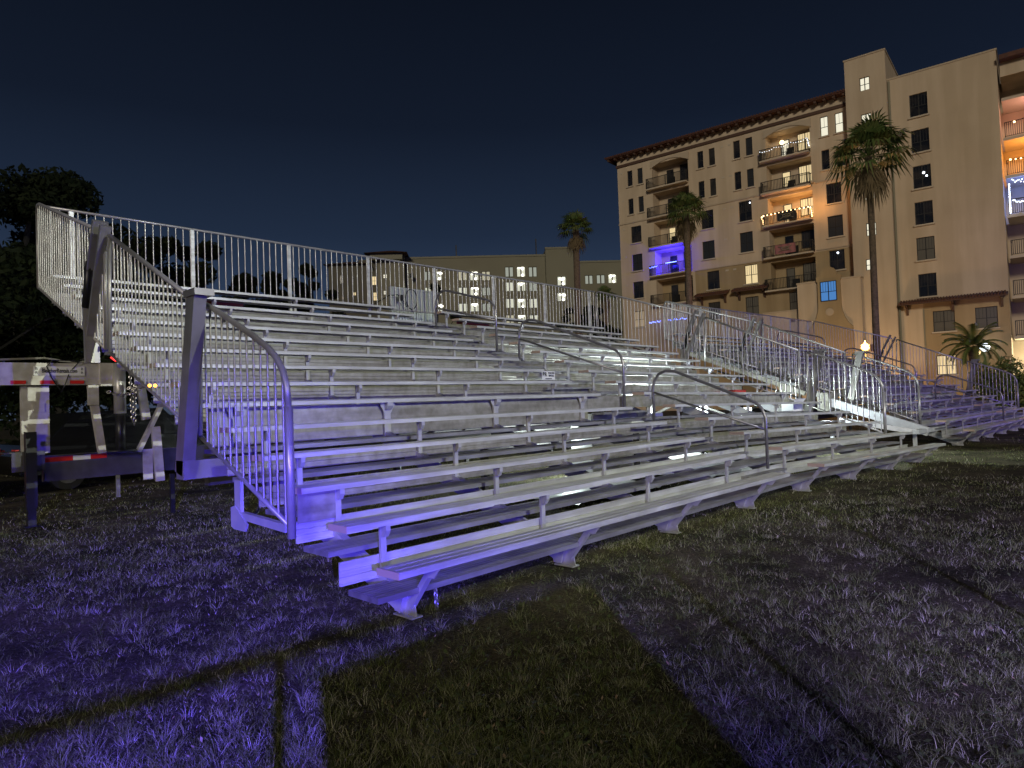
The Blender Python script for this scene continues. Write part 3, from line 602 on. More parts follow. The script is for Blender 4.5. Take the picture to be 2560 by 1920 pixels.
# string lights and flags: things hung on the balconies
def lights(label, pts, mm, r, n, drop=0.0, swag=.12):
    m = MB()
    for (a, b) in zip(pts, pts[1:]):
        k = max(2, int(n))
        for i in range(k):
            t = (i+.5)/k; q = [a[j]+(b[j]-a[j])*t for j in range(3)]; q[2] -= abs(math.sin(t*math.pi*3))*swag+random.uniform(0, drop)
            m.ball(world_b(*q), r*random.uniform(.8, 1.2), 5, 4)
    cab = MB(); cab.tube([world_b(*p) for p in pts], .012, 4); o = cab.build('string_lights', 'rail'); tag(o, label, 'string lights', 'string lights hung on balconies')
    bo = m.build('bulb', mm, o); bo['kind'] = 'stuff'; return o
z5 = FL[5]-.07; z7 = FL[7]-.07; z4 = FL[4]-.07
lights('warm heart bulbs along the balcony railing with the black flag', [(15.9, -.2, z5+.1), (15.9, -.78, z5+1.0), (18.0, -.78, z5+1.05), (20.2, -.78, z5+1.05), (20.2, -.3, z5+.2)], 'bulb', .06, 6)
lights('small white bulbs draped on the topmost lit balcony', [(15.9, -.78, z7+.9), (20.2, -.78, z7+1.1), (20.2, -.2, z7+.6)], 'bulbw', .028, 20, .06, .15)
lights('bright blue string lights on the balcony washed in blue', [(4.25, -.78, z4+.9), (5.2, -.78, z4+1.0)], 'bulbb', .03, 12)
lights('blue tube lights in the middle of the blue balcony railing', [(6.1, -.78, z4+1.06), (7.3, -.78, z4+1.06)], 'bulbb', .035, 24, 0, 0)
lights('blue dotted lights low on the wall above the leftmost awning', [(4.07, -.9, 9.25), (5.4, -.9, 9.3)], 'bulbb', .05, 9)
lights('second run of blue dotted lights low behind the far guard rail', [(6.2, -.9, 9.3), (8.4, -.9, 9.3)], 'bulbb', .05, 14)
lights('white icicle lights framing the blue loggia at the building end', [(34.45, -.3, 16.9), (34.45, -.3, 14.6)], 'bulbw', .055, 30, .1, .05)
lights('white icicle lights across the top of the blue loggia', [(34.6, -.3, 17.2), (39, -.3, 17.3)], 'bulbw', .045, 50, .3, .1)
lights('white lights along the blue loggia railing', [(34.6, -.35, 15.6), (39, -.35, 15.7)], 'bulbw', .045, 50, .25, .1)
lights('warm bulbs along the orange lit loggia railing', [(34.45, -.35, 18.75), (39, -.35, 18.85)], 'bulb', .065, 14, .05, .1)
lights('two warm lanterns on the pinkish top loggia railing', [(34.5, -.35, 21.4), (36.4, -.35, 21.9)], 'bulb', .09, 2, 0, 0)
def flag(label, u0_, u1_, z0, z1, mm, em):
    m = MB(); n = 14; v = []; f = []
    for i in range(n+1):
        for j in range(4):
            v.append(world_b(u0_+(u1_-u0_)*i/n, -.80-.03*math.sin(i*1.3+j*.4), z0+(z1-z0)*j/3))
    for i in range(n):
        for j in range(3): f.append((i*4+j, (i+1)*4+j, (i+1)*4+j+1, i*4+j+1))
    m.add(v, f); o = m.build('flag', mm, fix=False); tag(o, label, 'flag')
    if em:
        m = MB(); c = ((u0_+u1_)/2, -.86, (z0+z1)/2)
        m.poly([(0, 0)], 0, 0, 0) if False else None
        q = [world_b(c[0]+.34*math.cos(t), c[1], c[2]+.16*math.sin(t)) for t in np.linspace(0, 2*math.pi, 13)]
        m.tube(q, .03, 4, False); m.tube([world_b(c[0]-.6, c[1], c[2]-.25), world_b(c[0]+.6, c[1], c[2]+.25)], .025, 4); m.tube([world_b(c[0]-.6, c[1], c[2]+.25), world_b(c[0]+.6, c[1], c[2]-.25)], .025, 4); m.build('emblem', 'gtrim', o)
flag('black flag with a pale crossed emblem hung on the warm lit balcony railing', 17.3, 19.0, z5+.15, z5+1.0, 'flagb', True)
flag('pinkish striped banner hung on the dark balcony railing', 17.0, 18.8, z4+.15, z4+1.0, 'flagr', True)

# ------------------------------------------------------------------ grey building behind
GA = R(-43); GD = np.array([math.cos(GA), math.sin(GA), 0]); GI = np.array([-GD[1], GD[0], 0]); GP = P(1190, 642, 130); GP0 = np.array([GP[0], GP[1], 0])
def gloc(px, py, off=0.0):
    d = CF+(px-1280)/FPX*CR+(960-py)/FPX*CU; t = ((GP0-CAM)@GI+off)/(d@GI); X_ = CAM+t*d; return float((X_-GP0)@GD), float(X_[2])
G = empty('office_building', tuple(GP0), GA); tag(G, 'plain grey building with rows of brightly lit paired windows, behind the near bleacher', 'building')
def gblock(pxl, pxr, pyt, y, holes, mm='garage', nm='wall'):
    u0_, z1 = gloc(pxl, pyt); u1_, z2 = gloc(pxr, pyt); zt = gloc((pxl+pxr)/2, pyt)[1]
    m = MB(); wall_holes(m, u0_, u1_, 0, zt, holes, y, .3)
    m.add([(u0_, y, 0), (u0_, y+12, 0), (u0_, y+12, zt), (u0_, y, zt)], [(0, 1, 2, 3)]); m.add([(u1_, y, 0), (u1_, y+12, 0), (u1_, y+12, zt), (u1_, y, zt)], [(0, 1, 2, 3)]); m.add([(u0_, y, zt), (u1_, y, zt), (u1_, y+12, zt), (u0_, y+12, zt)], [(0, 1, 2, 3)])
    m.build(nm, mm, G, fix=False); m = MB(); m.box((u0_-.1, y-.15, zt+.003), (u1_+.1, y+.6, zt+.35)); m.build('coping', 'gtrim', G)
gh = {0: [], 1: [], 2: [], 3: []}; gw = []
def gwin(blk, px0, px1, py0, py1, kind, y=0.0):
    a, zt = gloc(px0, py0); b, zb = gloc(px1, py1); h = (a, b, zb, zt); gh[blk].append(h); gw.append((h, kind, y))
rows_a = [(666, 690), (704, 726), (745, 768), (786, 806)]
for (y0, y1), z in zip(rows_a, range(4)):
    for i, (a, b) in enumerate(((1262, 1284), (1291, 1314), (1321, 1343))): gwin(0, a+z*.8, b+z*.8, y0+1, y1+2, 'bright' if i == 1 else 'pane')
for (y0, y1), z in zip([(677, 700), (717, 738), (757, 778)], range(3)):
    for i, (a, b) in enumerate(((1060, 1077), (1089, 1106), (1145, 1168), (1174, 1197), (1204, 1226))): gwin(0, a+z*.8, b+z*.8, y0+1, y1+1, 'bright' if i in (1, 3) else 'pane')
for y0, y1 in ((693, 716), (733, 755)): gwin(1, 1391, 1414, y0, y1, 'bright2')
for a, b in ((1461, 1482), (1490, 1512), (1519, 1541)): gwin(2, a, b, 689-(a-1461)*.04, 711-(a-1461)*.04, 'bright' if a > 1515 else 'pane')
gblock(1012, 1362, 644, 0, gh[0]); gblock(1362, 1444, 625, -1.0, gh[1], 'garage'); gblock(1444, 1562, 657, -.4, gh[2])
YB = {0: 0, 1: -1.0, 2: -.4}
for blk in (0, 1, 2):
    for h, kind, _ in [w for w in gw if w[0] in gh[blk]]:
        a, b, c, d = h; y = YB[blk]
        m = MB(); t = .1
        m.box((a, y+.1, c), (a+t, y+.2, d)); m.box((b-t, y+.1, c), (b, y+.2, d)); m.box(((a+b)/2-.12, y+.1, c), ((a+b)/2+.12, y+.2, d)); m.box((a, y+.12, c), (b, y+.18, c+.1)); m.box((a, y+.12, d-.1), (b, y+.18, d))
        f = m.build('window', 'garage2' if kind != 'bright2' else 'frame', G)
        p = MB(); p.box((a+.02, y+.22, c+.02), (b-.02, y+.25, d-.02)); p.build('pane', random.choice(['room', 'room', 'room2', 'room3']) if not kind.startswith('bright') else 'room', f)
        if kind.startswith('bright'):
            l = MB(); zc = d-.25-random.random()*.3
            l.box((a+.3, y+.08, zc), (b-.3, y+.14, zc+.16)); l.ball(((a+b)/2+random.uniform(-.4, .6), y+.05, zc-.05), .26, 6, 5)
            if random.random() < .7: l.ball((b-.6, y+.05, c+.35), .22, 6, 5)
            l.build('ceiling_lamp', 'tubelamp', f)
# niche ornament on the tower block
ua, zt = gloc(1384, 646); ub, zb = gloc(1418, 700); m = MB(); m.poly([(ua, zb-12), (ua, zt), ((ua*3+ub)/4, zt+.4), ((ua+ub)/2, zt+.9), ((ua+ub*3)/4, zt+.4), (ub, zt), (ub, zb-12)], 1, -1.15, -1.004); m.build('niche', 'gtrim', G) if False else None
for pxp in (1139, 1343):
    a, z0 = gloc(pxp, 640); a, z1 = gloc(pxp, 604 if pxp < 1200 else 588); m = MB(); m.tube([(a, 3, z0-1), (a, 3, z1)], .12, 5); m.build('antenna', 'frame', G)
# left part with hipped tile hat
gblock(945, 1012, 648, -1.5, [], 'garage')
a, z0 = gloc(930, 643); b, z1 = gloc(1022, 634)
m = MB(); m.add([(a-1, -4, z0), (b, -4, z0), (b, 6, z0), (a-1, 6, z0), (a+3, 1, z0+1.4), (b-3, 1, z0+1.4)], [(0, 1, 5, 4), (1, 2, 5), (2, 3, 4, 5), (3, 0, 4), (0, 3, 2, 1)]); m.build('roof', 'tile', G)
m = MB(); x = a-.5
m.box((a, -3, z0-1.1), (b-1, 2, z0-.003)); m.build('frieze', 'gtrim', G)
m = MB(); a2, z2 = gloc(900, 700); m.box((a2, -1.2, 0), (gloc(945, 700)[0], 8, gloc(945, 652)[1])); m.build('wall', 'garage2', G)
def spare_windows(lst, y, par, fr=0):
    for px0, px1, py0, py1, pn in lst:
        a, zt = gloc(px0, py0, y); b, zb = gloc(px1, py1, y); window(par, a, b, zb, zt, y-.1, pn, 2, False, 'window', False)
spare_windows([(930, 942, 691, 713, 'lit'), (933, 943, 731, 752, 'lit'), (958, 968, 686, 696, 'litw'), (959, 966, 727, 737, 'litw'), (1023, 1034, 684, 695, 'glass'), (1024, 1034, 724, 732, 'glass')], -1.6, G)
# neighbouring small block with tile roof
H = empty('small_apartment_house', tuple(GP0), GA); tag(H, 'low grey brown house with dark tiled roof and few yellow windows', 'building')
a, zt = gloc(829, 671); b, _ = gloc(922, 671)
m = MB(); m.box((a, -3, 0), (b, 8, zt)); m.build('wall', 'garage2', H)
m = MB(); m.add([(a-.8, -4, zt), (b+.8, -4, zt), (b+.8, 8, zt), (a-.8, 8, zt), (a+3, 2, zt+1.6), (b-3, 2, zt+1.6)], [(0, 1, 5, 4), (1, 2, 5), (2, 3, 4, 5), (3, 0, 4), (0, 3, 2, 1)]); m.build('roof', 'trim', H)
spare_windows([(850, 859, 689, 710, 'glass'), (880, 886, 689, 699, 'glass'), (855, 860, 741, 749, 'lit'), (881, 891, 731, 739, 'lit')], -3.05, H)

# ------------------------------------------------------------------ vegetation
def leaf_cloud(centers, radii, n, size, flat=.75):
    c = rng.integers(0, len(centers), n); C_ = np.array(centers)[c]; Rr = np.array(radii)[c]
    d = rng.normal(size=(n, 3)); d /= np.linalg.norm(d, axis=1)[:, None]; rad = rng.random(n)**.45
    p = C_+d*(rad*Rr)[:, None]*np.array([1, 1, flat]); s = size*rng.uniform(.5, 1.3, n)
    a = rng.normal(size=(n, 3)); a /= np.linalg.norm(a, axis=1)[:, None]; b = np.cross(a, rng.normal(size=(n, 3))); b /= np.linalg.norm(b, axis=1)[:, None]
    V = np.stack([p-a*s[:, None], p-b*(s*.45)[:, None], p+a*s[:, None], p+b*(s*.45)[:, None]], 1).reshape(-1, 3)
    i = np.arange(n)*4; return V, np.stack([i, i+1, i+2, i+3], -1)
def tree(label, base, h, w, nl, size, group='dark trees behind the bleachers', seed=0):
    root = empty('shade_tree', tuple(base)); tag(root, label, 'tree', group)
    rs = random.Random(seed); m = MB(); m.tube([(0, 0, 0), (.1, .1, h*.25), (rs.uniform(-.3, .3), 0, h*.5), (rs.uniform(-.5, .5), 0, h*.85)], [h*.03, h*.025, h*.016, h*.005], 8)
    cs, rs_ = [], []
    for k in range(26):
        t = rs.random(); z = h*(.22+.70*t); rr = w*(.55+.45*math.sin(math.pi*min(1, t*.9+.12)))*(rs.random()**.5)
        a = rs.uniform(0, 6.28); c = (rr*math.cos(a), rr*math.sin(a), z); cs.append(c); rs_.append(w*rs.uniform(.2, .42)*(1.1-.45*t))
        if k % 3 == 0: m.tube([(0, 0, z*.6), (c[0]*.5, c[1]*.5, z*.85), c], [h*.006, h*.004, h*.002], 5)
    m.build('trunk', 'bark2', root)
    V, Fc = leaf_cloud(cs, rs_, nl, size); rawmesh('crown', V, Fc, 'ltree', root)
def gpos(px, depth): p = P(px, 1000, depth); return np.array([p[0], p[1], 0])
def topz(px, py, depth): return float(P(px, py, depth)[2])
tree('large black tree at the far left behind the guard rail', gpos(60, 26), topz(60, 395, 26), 4.9, 28000, .14, seed=1)
tree('dark tree filling the left edge behind the trailer tongue', gpos(-60, 20), topz(-60, 560, 20), 4.0, 22000, .13, seed=2)
tree('low dark tree under the tall left tree', gpos(150, 33), topz(150, 600, 33), 5.5, 22000, .16, seed=3)
tree('round dark tree seen through the back guard, left of its first post', gpos(480, 60), topz(480, 572, 60), 6.3, 20000, .24, seed=4)
tree('dark tree crossing the back guard near the left corner', gpos(290, 45), topz(290, 545, 45), 5.4, 18000, .2, seed=5)
tree('low wide dark tree between two back guard posts', gpos(690, 75), topz(690, 668, 75), 4.2, 13000, .26, seed=6)
tree('dark tree beside the small tiled house', gpos(790, 70), topz(790, 632, 70), 3.2, 13000, .24, seed=7)
tree('small bushy tree in front of the lit grey building windows', gpos(1096, 80), topz(1096, 690, 80), 3.0, 7000, .26, seed=8)
tree('low dark bush tree under the third palm', gpos(1425, 70), topz(1425, 755, 70), 1.9, 6000, .2, seed=9)
tree('dark leafy tree between grey building and cream building', gpos(1505, 62), topz(1505, 738, 62), 2.4, 9000, .2, seed=10)
def fan_palm(label, px, depth, py_top, crown_px, py_dead, lean, seed, nfr=46, group='tall fan palms'):
    rs = random.Random(seed); b = gpos(px, depth); H_ = topz(px, py_top, depth); r = crown_px/FPX*depth
    root = empty('fan_palm', tuple(b)); tag(root, label, 'palm tree', group)
    hub = Vector((lean, lean*.3, H_-r*.55))
    m = MB(); m.tube([(0, 0, 0), (lean*.2, 0, hub.z*.35), (lean*.65, lean*.2, hub.z*.7), hub], [depth*.0058, depth*.005, depth*.0045, depth*.005], 10); m.build('trunk', 'bark', root, True)
    lv = MB(); dd = MB()
    def fan(mb_, el, az, pl, fr_, droop):
        d = Vector((math.cos(el)*math.cos(az), math.cos(el)*math.sin(az), math.sin(el))); tip = hub+d*pl
        mb_.tube([hub, hub+d*pl*.5+Vector((0, 0, .02)), tip], .02, 4, False)
        side = d.cross(Vector((0, 0, 1))); side = side.normalized() if side.length > .1 else Vector((1, 0, 0)); up = side.cross(d).normalized()
        ns = 15; w = fr_*.055
        for k in range(ns):
            a = R(-105+210*k/(ns-1)); q = (d*math.cos(a)+side*math.sin(a)).normalized(); L_ = fr_*(.72+.28*math.cos(a*.6))*rs.uniform(.85, 1.1)
            mid = tip+q*L_*.55+up*.05*fr_; end = tip+q*L_*.95+Vector((0, 0, -droop*L_*rs.uniform(.4, 1.0))); s_ = q.cross(up).normalized()*w
            mb_.add([tip, mid-s_, end, mid+s_], [(0, 1, 2, 3)])
    for k in range(nfr):
        t = k/nfr; el = R(84-108*t+rs.uniform(-12, 12)); az = k*2.39996+rs.uniform(-.2, .2)
        fan(lv, el, az, r*rs.uniform(.42, .62), r*rs.uniform(.45, .6), .25+.5*t)
    for k in range(10): fan(dd, R(-70+rs.uniform(-10, 14)), rs.uniform(0, 6.28), r*rs.uniform(.4, .7), r*.45, .9)
    lv.build('crown', 'ptree', root, fix=False); dd.build('dead_fronds', 'pdead', root, fix=False)
fan_palm('slender palm in front of the blue lit balcony', 1732, 46, 492, 62, 0, .35, 3, 38)
fan_palm('tallest palm, in front of the stair tower', 2200, 33, 335, 106, 0, -.5, 5, 40)
fan_palm('palm standing against the sky in front of the grey building', 1452, 62, 542, 52, 0, .3, 8, 36)
fan_palm('short palm whose top just shows at the right end of the back guard', 1522, 66, 722, 32, 0, 0, 12, 26)
# feather palm and shrubs
def date_palm(label, px, depth, py_top, r_px, seed):
    rs = random.Random(seed); b = gpos(px, depth); H_ = topz(px, py_top, depth); r = r_px/FPX*depth; root = empty('date_palm', tuple(b)); tag(root, label, 'palm tree')
    hz = H_-r*.62; m = MB(); m.tube([(0, 0, 0), (0, 0, hz*.6), (0, 0, hz)], [.28, .24, .34], 10); m.build('trunk', 'bark', root, True); lv = MB()
    for k in range(34):
        az = k*2.39996; el = R(80-95*(k/34)+rs.uniform(-6, 6)); pts = []
        for j in range(9):
            s = j/8*r*1.15; e = el-R(85)*(j/8)**1.3*math.cos(el*.7); pts.append((pts[-1] if pts else Vector((0, 0, hz)))+Vector((math.cos(az)*math.cos(e), math.sin(az)*math.cos(e), math.sin(e)))*(r*1.15/8))
        lv.tube(pts, .02, 4, False)
        for j in range(1, 9):
            for q in range(3):
                p = pts[j-1].lerp(pts[j], q/3); d = (pts[j]-pts[j-1]).normalized(); sd = d.cross(Vector((0, 0, 1))).normalized()
                for s_ in (-1, 1):
                    e_ = p+(sd*s_*.8+d*.6+Vector((0, 0, -.35))).normalized()*r*.24; lv.add([p-d*.04, p+d*.05, e_], [(0, 1, 2)])
    lv.build('crown', 'ptree', root, fix=False)
date_palm('short feather palm beside the building entrance', 2440, 46, 828, 62, 3)
def shrub(label, px, depth, py_top, w, n, seed, group=None):
    b = gpos(px, depth); h = topz(px, py_top, depth); root = empty('shrub', tuple(b)); tag(root, label, 'shrub', group)
    rs = random.Random(seed); cs = [(rs.uniform(-w, w), rs.uniform(-w, w), rs.uniform(.2, .85)*h) for _ in range(9)]; V, Fc = leaf_cloud(cs, [h*.28]*9, n, .13, 1); rawmesh('foliage', V, Fc, 'ptree', root)
    m = MB(); m.tube([(0, 0, 0), (0, 0, h*.6)], .06, 5); m.build('stem', 'bark2', root)
shrub('leafy shrub right of the feather palm', 2500, 45, 900, 1.0, 5000, 1, 'shrubs by the building'); shrub('low shrub at the right edge behind the far guard', 2550, 44, 930, .9, 4000, 2, 'shrubs by the building')

# ------------------------------------------------------------------ street lamps
lp = P(2163, 868, 41); root = empty('globe_lamp', (lp[0], lp[1], 0)); tag(root, 'glowing orange globe lamp on a post behind the far bleacher', 'street lamp')
m = MB(); m.tube([(0, 0, 0), (0, 0, .5), (0, 0, .55), (0, 0, lp[2]-.35)], [.12, .12, .06, .05], 10); m.tube([(0, 0, lp[2]-.36), (0, 0, lp[2]-.27)], [.10, .13], 10); m.build('post', 'post', root, True)
m = MB(); m.ball((0, 0, lp[2]), .25, 16, 12); m.tube([(0, 0, lp[2]+.29), (0, 0, lp[2]+.42)], [.06, .015], 8); m.build('globe', 'globe', root, True)
for i, (px_, py_, dp, lab) in enumerate(((2462, 868, 52, 'small white wall lamp glowing behind the feather palm'), (2444, 880, 50, 'small yellow wall lamp glowing beside the feather palm trunk'))):
    c = P(px_, py_, dp); root = empty('entrance_lamp', (c[0], c[1], 0)); tag(root, lab, 'street lamp')
    m = MB(); m.tube([(0, 0, 0), (0, 0, c[2]-.2)], .04, 6); m.build('post', 'post', root); m = MB(); m.ball((0, 0, c[2]), .34 if i == 0 else .22, 10, 8); m.build('globe', 'bulbw' if i == 0 else 'bulb', root, True)

# ------------------------------------------------------------------ cars behind the trailer
def car(label, loc, rz, paint, kind='parked_car'):
    root = empty(kind, loc, rz); tag(root, label, 'car')
    out = [(-2.3, .35), (-2.32, .75), (-2.2, .98), (-1.75, 1.08), (-1.25, 1.62), (.55, 1.68), (1.15, 1.10), (2.05, .98), (2.3, .75), (2.32, .35)]
    m = MB(); n = len(out); v = []
    for y, s in ((-.9, 0), (-.78, 1), (.78, 1), (.9, 0)):
        for x, z in out: v.append((x, y if z < 1.1 or s == 0 else y, min(z, 1.05) if s == 0 else z))
    f = [(i+k*n, (i+1) % n+k*n, (i+1) % n+(k+1)*n, i+(k+1)*n) for k in range(3) for i in range(n)]+[tuple(range(n)), tuple(range(4*n-1, 3*n-1, -1))]
    m.add(v, f); m.build('body', paint, root)
    for s in (-1, 1):
        m = MB(); y = s*.80; m.poly([(-1.55, 1.12), (-1.15, 1.55), (-.35, 1.59), (-.35, 1.12)], 1, y-.012, y+.012); m.poly([(-.25, 1.12), (-.25, 1.59), (.48, 1.6), (.95, 1.14)], 1, y-.012, y+.012); m.build('side_window', 'cglass', root)
        for x in (-1.45, 1.45):
            m = MB(); m.tube([(x, s*.72, .33), (x, s*.92, .33)], .33, 20); w = m.build('wheel', 'tyre', root)
            m = MB(); m.tube([(x, s*.922, .33), (x, s*.935, .33)], .2, 14); m.build('rim', 'chain', w)
        m = MB(); m.box((2.26, s*.62-.16, .68), (2.335, s*.62+.16, .84)); m.build('headlight', 'sign', root)
        m = MB(); m.box((-2.34, s*.66-.14, .72), (-2.28, s*.66+.14, .9)); m.build('tail_light', 'redp', root)
    m = MB(); m.add([(1.17, -.7, 1.115), (1.17, .7, 1.115), (.60, .7, 1.665), (.60, -.7, 1.665)], [(0, 1, 2, 3)]); m.build('windscreen', 'cglass', root)
    return root
car('black car parked behind the trailer tongue', (2.6, 14.2, 0), R(4), 'carb')
car('dark red car at the left edge behind the trailer tongue', (-3.05, 13.2, 0), R(-8), 'carr')

# ------------------------------------------------------------------ small things on and behind the bleachers
def carton(label, loc, rz, sx, sy, sz, mm='card', nm='carton', cat='box', group=None):
    root = empty(nm, loc, rz); tag(root, label, cat, group); m = MB(); t = .008
    m.box((-sx, -sy, 0), (sx, sy, t)); m.box((-sx, -sy, t), (-sx+t, sy, sz)); m.box((sx-t, -sy, t), (sx, sy, sz)); m.box((-sx+t, -sy, t), (sx-t, -sy+t, sz)); m.box((-sx+t, sy-t, t), (sx-t, sy, sz)); m.build('body', mm, root)
    m = MB(); m.add([(-sx, -sy, sz), (sx, -sy, sz), (sx, -sy-sy*.5, sz+sy*.55), (-sx, -sy-sy*.5, sz+sy*.55)], [(0, 1, 2, 3)]); m.add([(-sx, sy, sz), (sx, sy, sz), (sx, sy*.2, sz+.02), (-sx, sy*.2, sz+.02)], [(0, 1, 2, 3)]); m.build('flap', mm, root, fix=False)
# 5th row feet level at the end near the gap
def on_foot(n, x, dy=.1):
    p = xf1(x, (n-1)*RUN+.27+dy, footz(n)+.002); return p
carton('open cardboard box at the gap end of the near bleacher, sixth row', on_foot(6, 12.6, .2), .3, .22, .15, .22)
carton('white foam box two rows above the foot end of the near bleacher', on_foot(5, 13.2, .2), -.2, .2, .15, .2, 'plastic', 'foam_box', 'box')
carton('small tan carton lying near the red tray', on_foot(6, 11.4, .2), .9, .15, .12, .16)
m = MB(); p = on_foot(7, 12.9, .2); m.box((-.3, -.14, 0), (.3, .14, .05)); m.box((-.32, -.16, .05), (.32, .16, .065)); o = m.build('tray', 'redp'); o.location = p; tag(o, 'flat red tray on the near bleacher beside the gap', 'tray')
# orange cloth lengths draped over the top seats
def cloth(label, x0, x1, n):
    m = MB(); y = (n-1)*RUN; z = seatz(n); k = 14; v = []
    prof = [(y+.268, z-.10), (y+.268, z+.006), (y+.22, z+.008), (y+.15, z+.008), (y+.11, z+.006)]
    for i in range(k+1):
        for j, (a, b) in enumerate(prof): v.append(xf1(x0+(x1-x0)*i/k, a+(.01*math.sin(i*1.7+j) if j in (0, 4) else 0)-(.006 if j == 4 else 0), b+.006*abs(math.sin(i*2.1))))
    m.add(v, [(i*5+j, (i+1)*5+j, (i+1)*5+j+1, i*5+j+1) for i in range(k) for j in range(4)]); o = m.build('safety_cloth', 'cloth', fix=False, smooth=True); tag(o, label, 'cloth', 'orange cloths on the top rows')
cloth('orange cloth draped over the top row near the left guard', 1.9, 2.8, 14); cloth('orange cloth on the top row right of the aisle handrail', 7.9, 8.9, 14)
# pale panel and cable ring standing behind the top row
a = (6.95, 9.35); m = MB(); m.box((6.9, 9.3, 3.3), (8.2, 9.36, 4.28)); m.box((6.86, 9.28, 4.28), (8.24, 9.38, 4.33)); m.box((6.86, 9.28, 3.2), (6.9, 9.38, 4.28)); m.box((8.2, 9.28, 3.2), (8.24, 9.38, 4.28))
for x in (6.95, 8.15): m.box((x, 9.3, 0), (x+.06, 9.36, 3.3))
x = 7.0
while x < 8.2: m.box((x, 9.285, 3.32), (x+.03, 9.298, 4.26)); x += .085
o = m.build('vent_panel', 'panel'); tag(o, 'pale ribbed upright panel on legs behind the top row', 'panel')
m = MB(); c = (7.35, 9.15, 4.05); m.tube([(c[0]+.17*math.cos(t), c[1], c[2]+.24*math.sin(t)) for t in np.linspace(0, 6.28, 22)], .012, 5); m.tube([(6.3, 9.15, 3.86), (6.7, 9.15, 4.08), (6.95, 9.15, 4.12), (7.15, 9.15, 3.95), (7.2, 9.15, 3.85)], .012, 5); m.box((6.98, 9.1, 3.98), (7.06, 9.17, 4.12)); o = m.build('coiled_cable', 'black', smooth=False); tag(o, 'black cable coiled in a ring in front of the pale panel', 'cable')
# work lamps standing under the seats
def work_lamp(label, loc, rz, sc=1.0):
    root = empty('work_lamp', loc, rz); tag(root, label, 'work lamp', 'white work lamps glowing under the near bleacher'); h = .95*sc
    m = MB(); m.tube([(0, 0, 0), (0, 0, h)], .02, 6)
    for k in range(3): a_ = k*2.094; m.tube([(0, 0, .3), (.3*math.cos(a_), .3*math.sin(a_), 0)], .014, 5)
    m.build('stand', 'black', root); m = MB(); m.box((-.13, .02, h), (.13, .10, h+.26)); m.build('housing', 'plastic', root); m = MB(); m.box((-.115, -.004, h+.015), (.115, .018, h+.245)); m.build('lens', mat('lamp_lens', (1, 1, 1), .5, emit=(.85, 1, 1), estr=14), root)
pa = P(1755, 1026, 15.2); pb = P(1866, 1032, 16.6); pc = P(1965, 1030, 18.5)
work_lamp('brightest square work lamp seen between the rows, left one', (pa[0], pa[1], 0), R(-60), (pa[2]-.13)/.95); work_lamp('second work lamp, just right of the brightest one', (pb[0], pb[1], 0), R(-60), (pb[2]-.13)/.95)
# pale tool chests under the bleacher that catch the lamps
for i, (px_, d_, sx) in enumerate(((1490, 13.2, .5), (1590, 13.6, .55))):
    p = P(px_, 1030, d_); m = MB(); m.box((-sx, -.25, 0), (sx, .25, p[2]-.12)); m.box((-sx-.02, -.27, p[2]-.12), (sx+.02, .27, p[2]-.04)); m.box((-.1, -.29, p[2]-.25), (.1, -.27, p[2]-.18)); o = m.build('storage_chest', 'plastic'); o.location = (p[0], p[1], 0)
    tag(o, ['tall white storage chest glaring under the seats, left of its twin', 'white storage chest beside the front handrail foot, right of its twin'][i], 'chest', 'white storage chests under the near bleacher')

def slit_sheet(label, x0, x1, y0, y1):  # white sheets added to catch the lamps as bright slits between the rows
    m = MB(); nx_, ny_ = 14, 6; v = [(x0+(x1-x0)*i/nx_, y0+(y1-y0)*j/ny_+.06*math.sin(i*1.1), .035+.03*abs(math.sin(i*1.7+j*2.3))) for i in range(nx_+1) for j in range(ny_+1)]
    m.add(v, [(i*(ny_+1)+j, (i+1)*(ny_+1)+j, (i+1)*(ny_+1)+j+1, i*(ny_+1)+j+1) for i in range(nx_) for j in range(ny_)]); o = m.build('bounce_sheet', 'plastic', fix=False, smooth=True); tag(o, label, 'bounce_sheet', 'added white bounce sheets under the near bleacher')
slit_sheet('longer white sheet added to catch lamp light on the ground under the right half of the near bleacher', 8.4, 13.2, 2.2, 5.4)
slit_sheet('shorter white sheet added to catch lamp light on the ground under the middle aisle', 4.9, 7.6, 2.4, 4.6)

# crowd barrier just behind the photographer; its shadow crosses the grass
LX, LY, LH = -5.7, -9.2, 2.4
def bar(sx_, sy_): t = 5.2/9.7; return (LX+(sx_-LX)*t, LY+(sy_-LY)*t)
root = empty('crowd_barrier', (-2.2, -4.0, 0)); tag(root, 'steel crowd barrier with a cloth banner tied between its posts', 'barrier')
def lb(p): return (p[0]+2.2, p[1]+4.0)
BH = LH*(1-5.2/9.7)
m = MB(); m.tube([(-2.2, .02, BH), (4.2, -.02, BH-.03)], .022, 8); m.tube([(-2.2, .02, .12), (4.2, 0, .12)], .018, 8)
for x in (-.76, 1.40, 3.6, -2.2): m.tube([(x, 0, 0), (x, 0, BH)], .02, 8)
m.build('frame', 'galv', root)
m = MB(); m.box((-.62, -.01, .0), (.80, .01, BH-.07)); m.build('banner', 'banner', root)

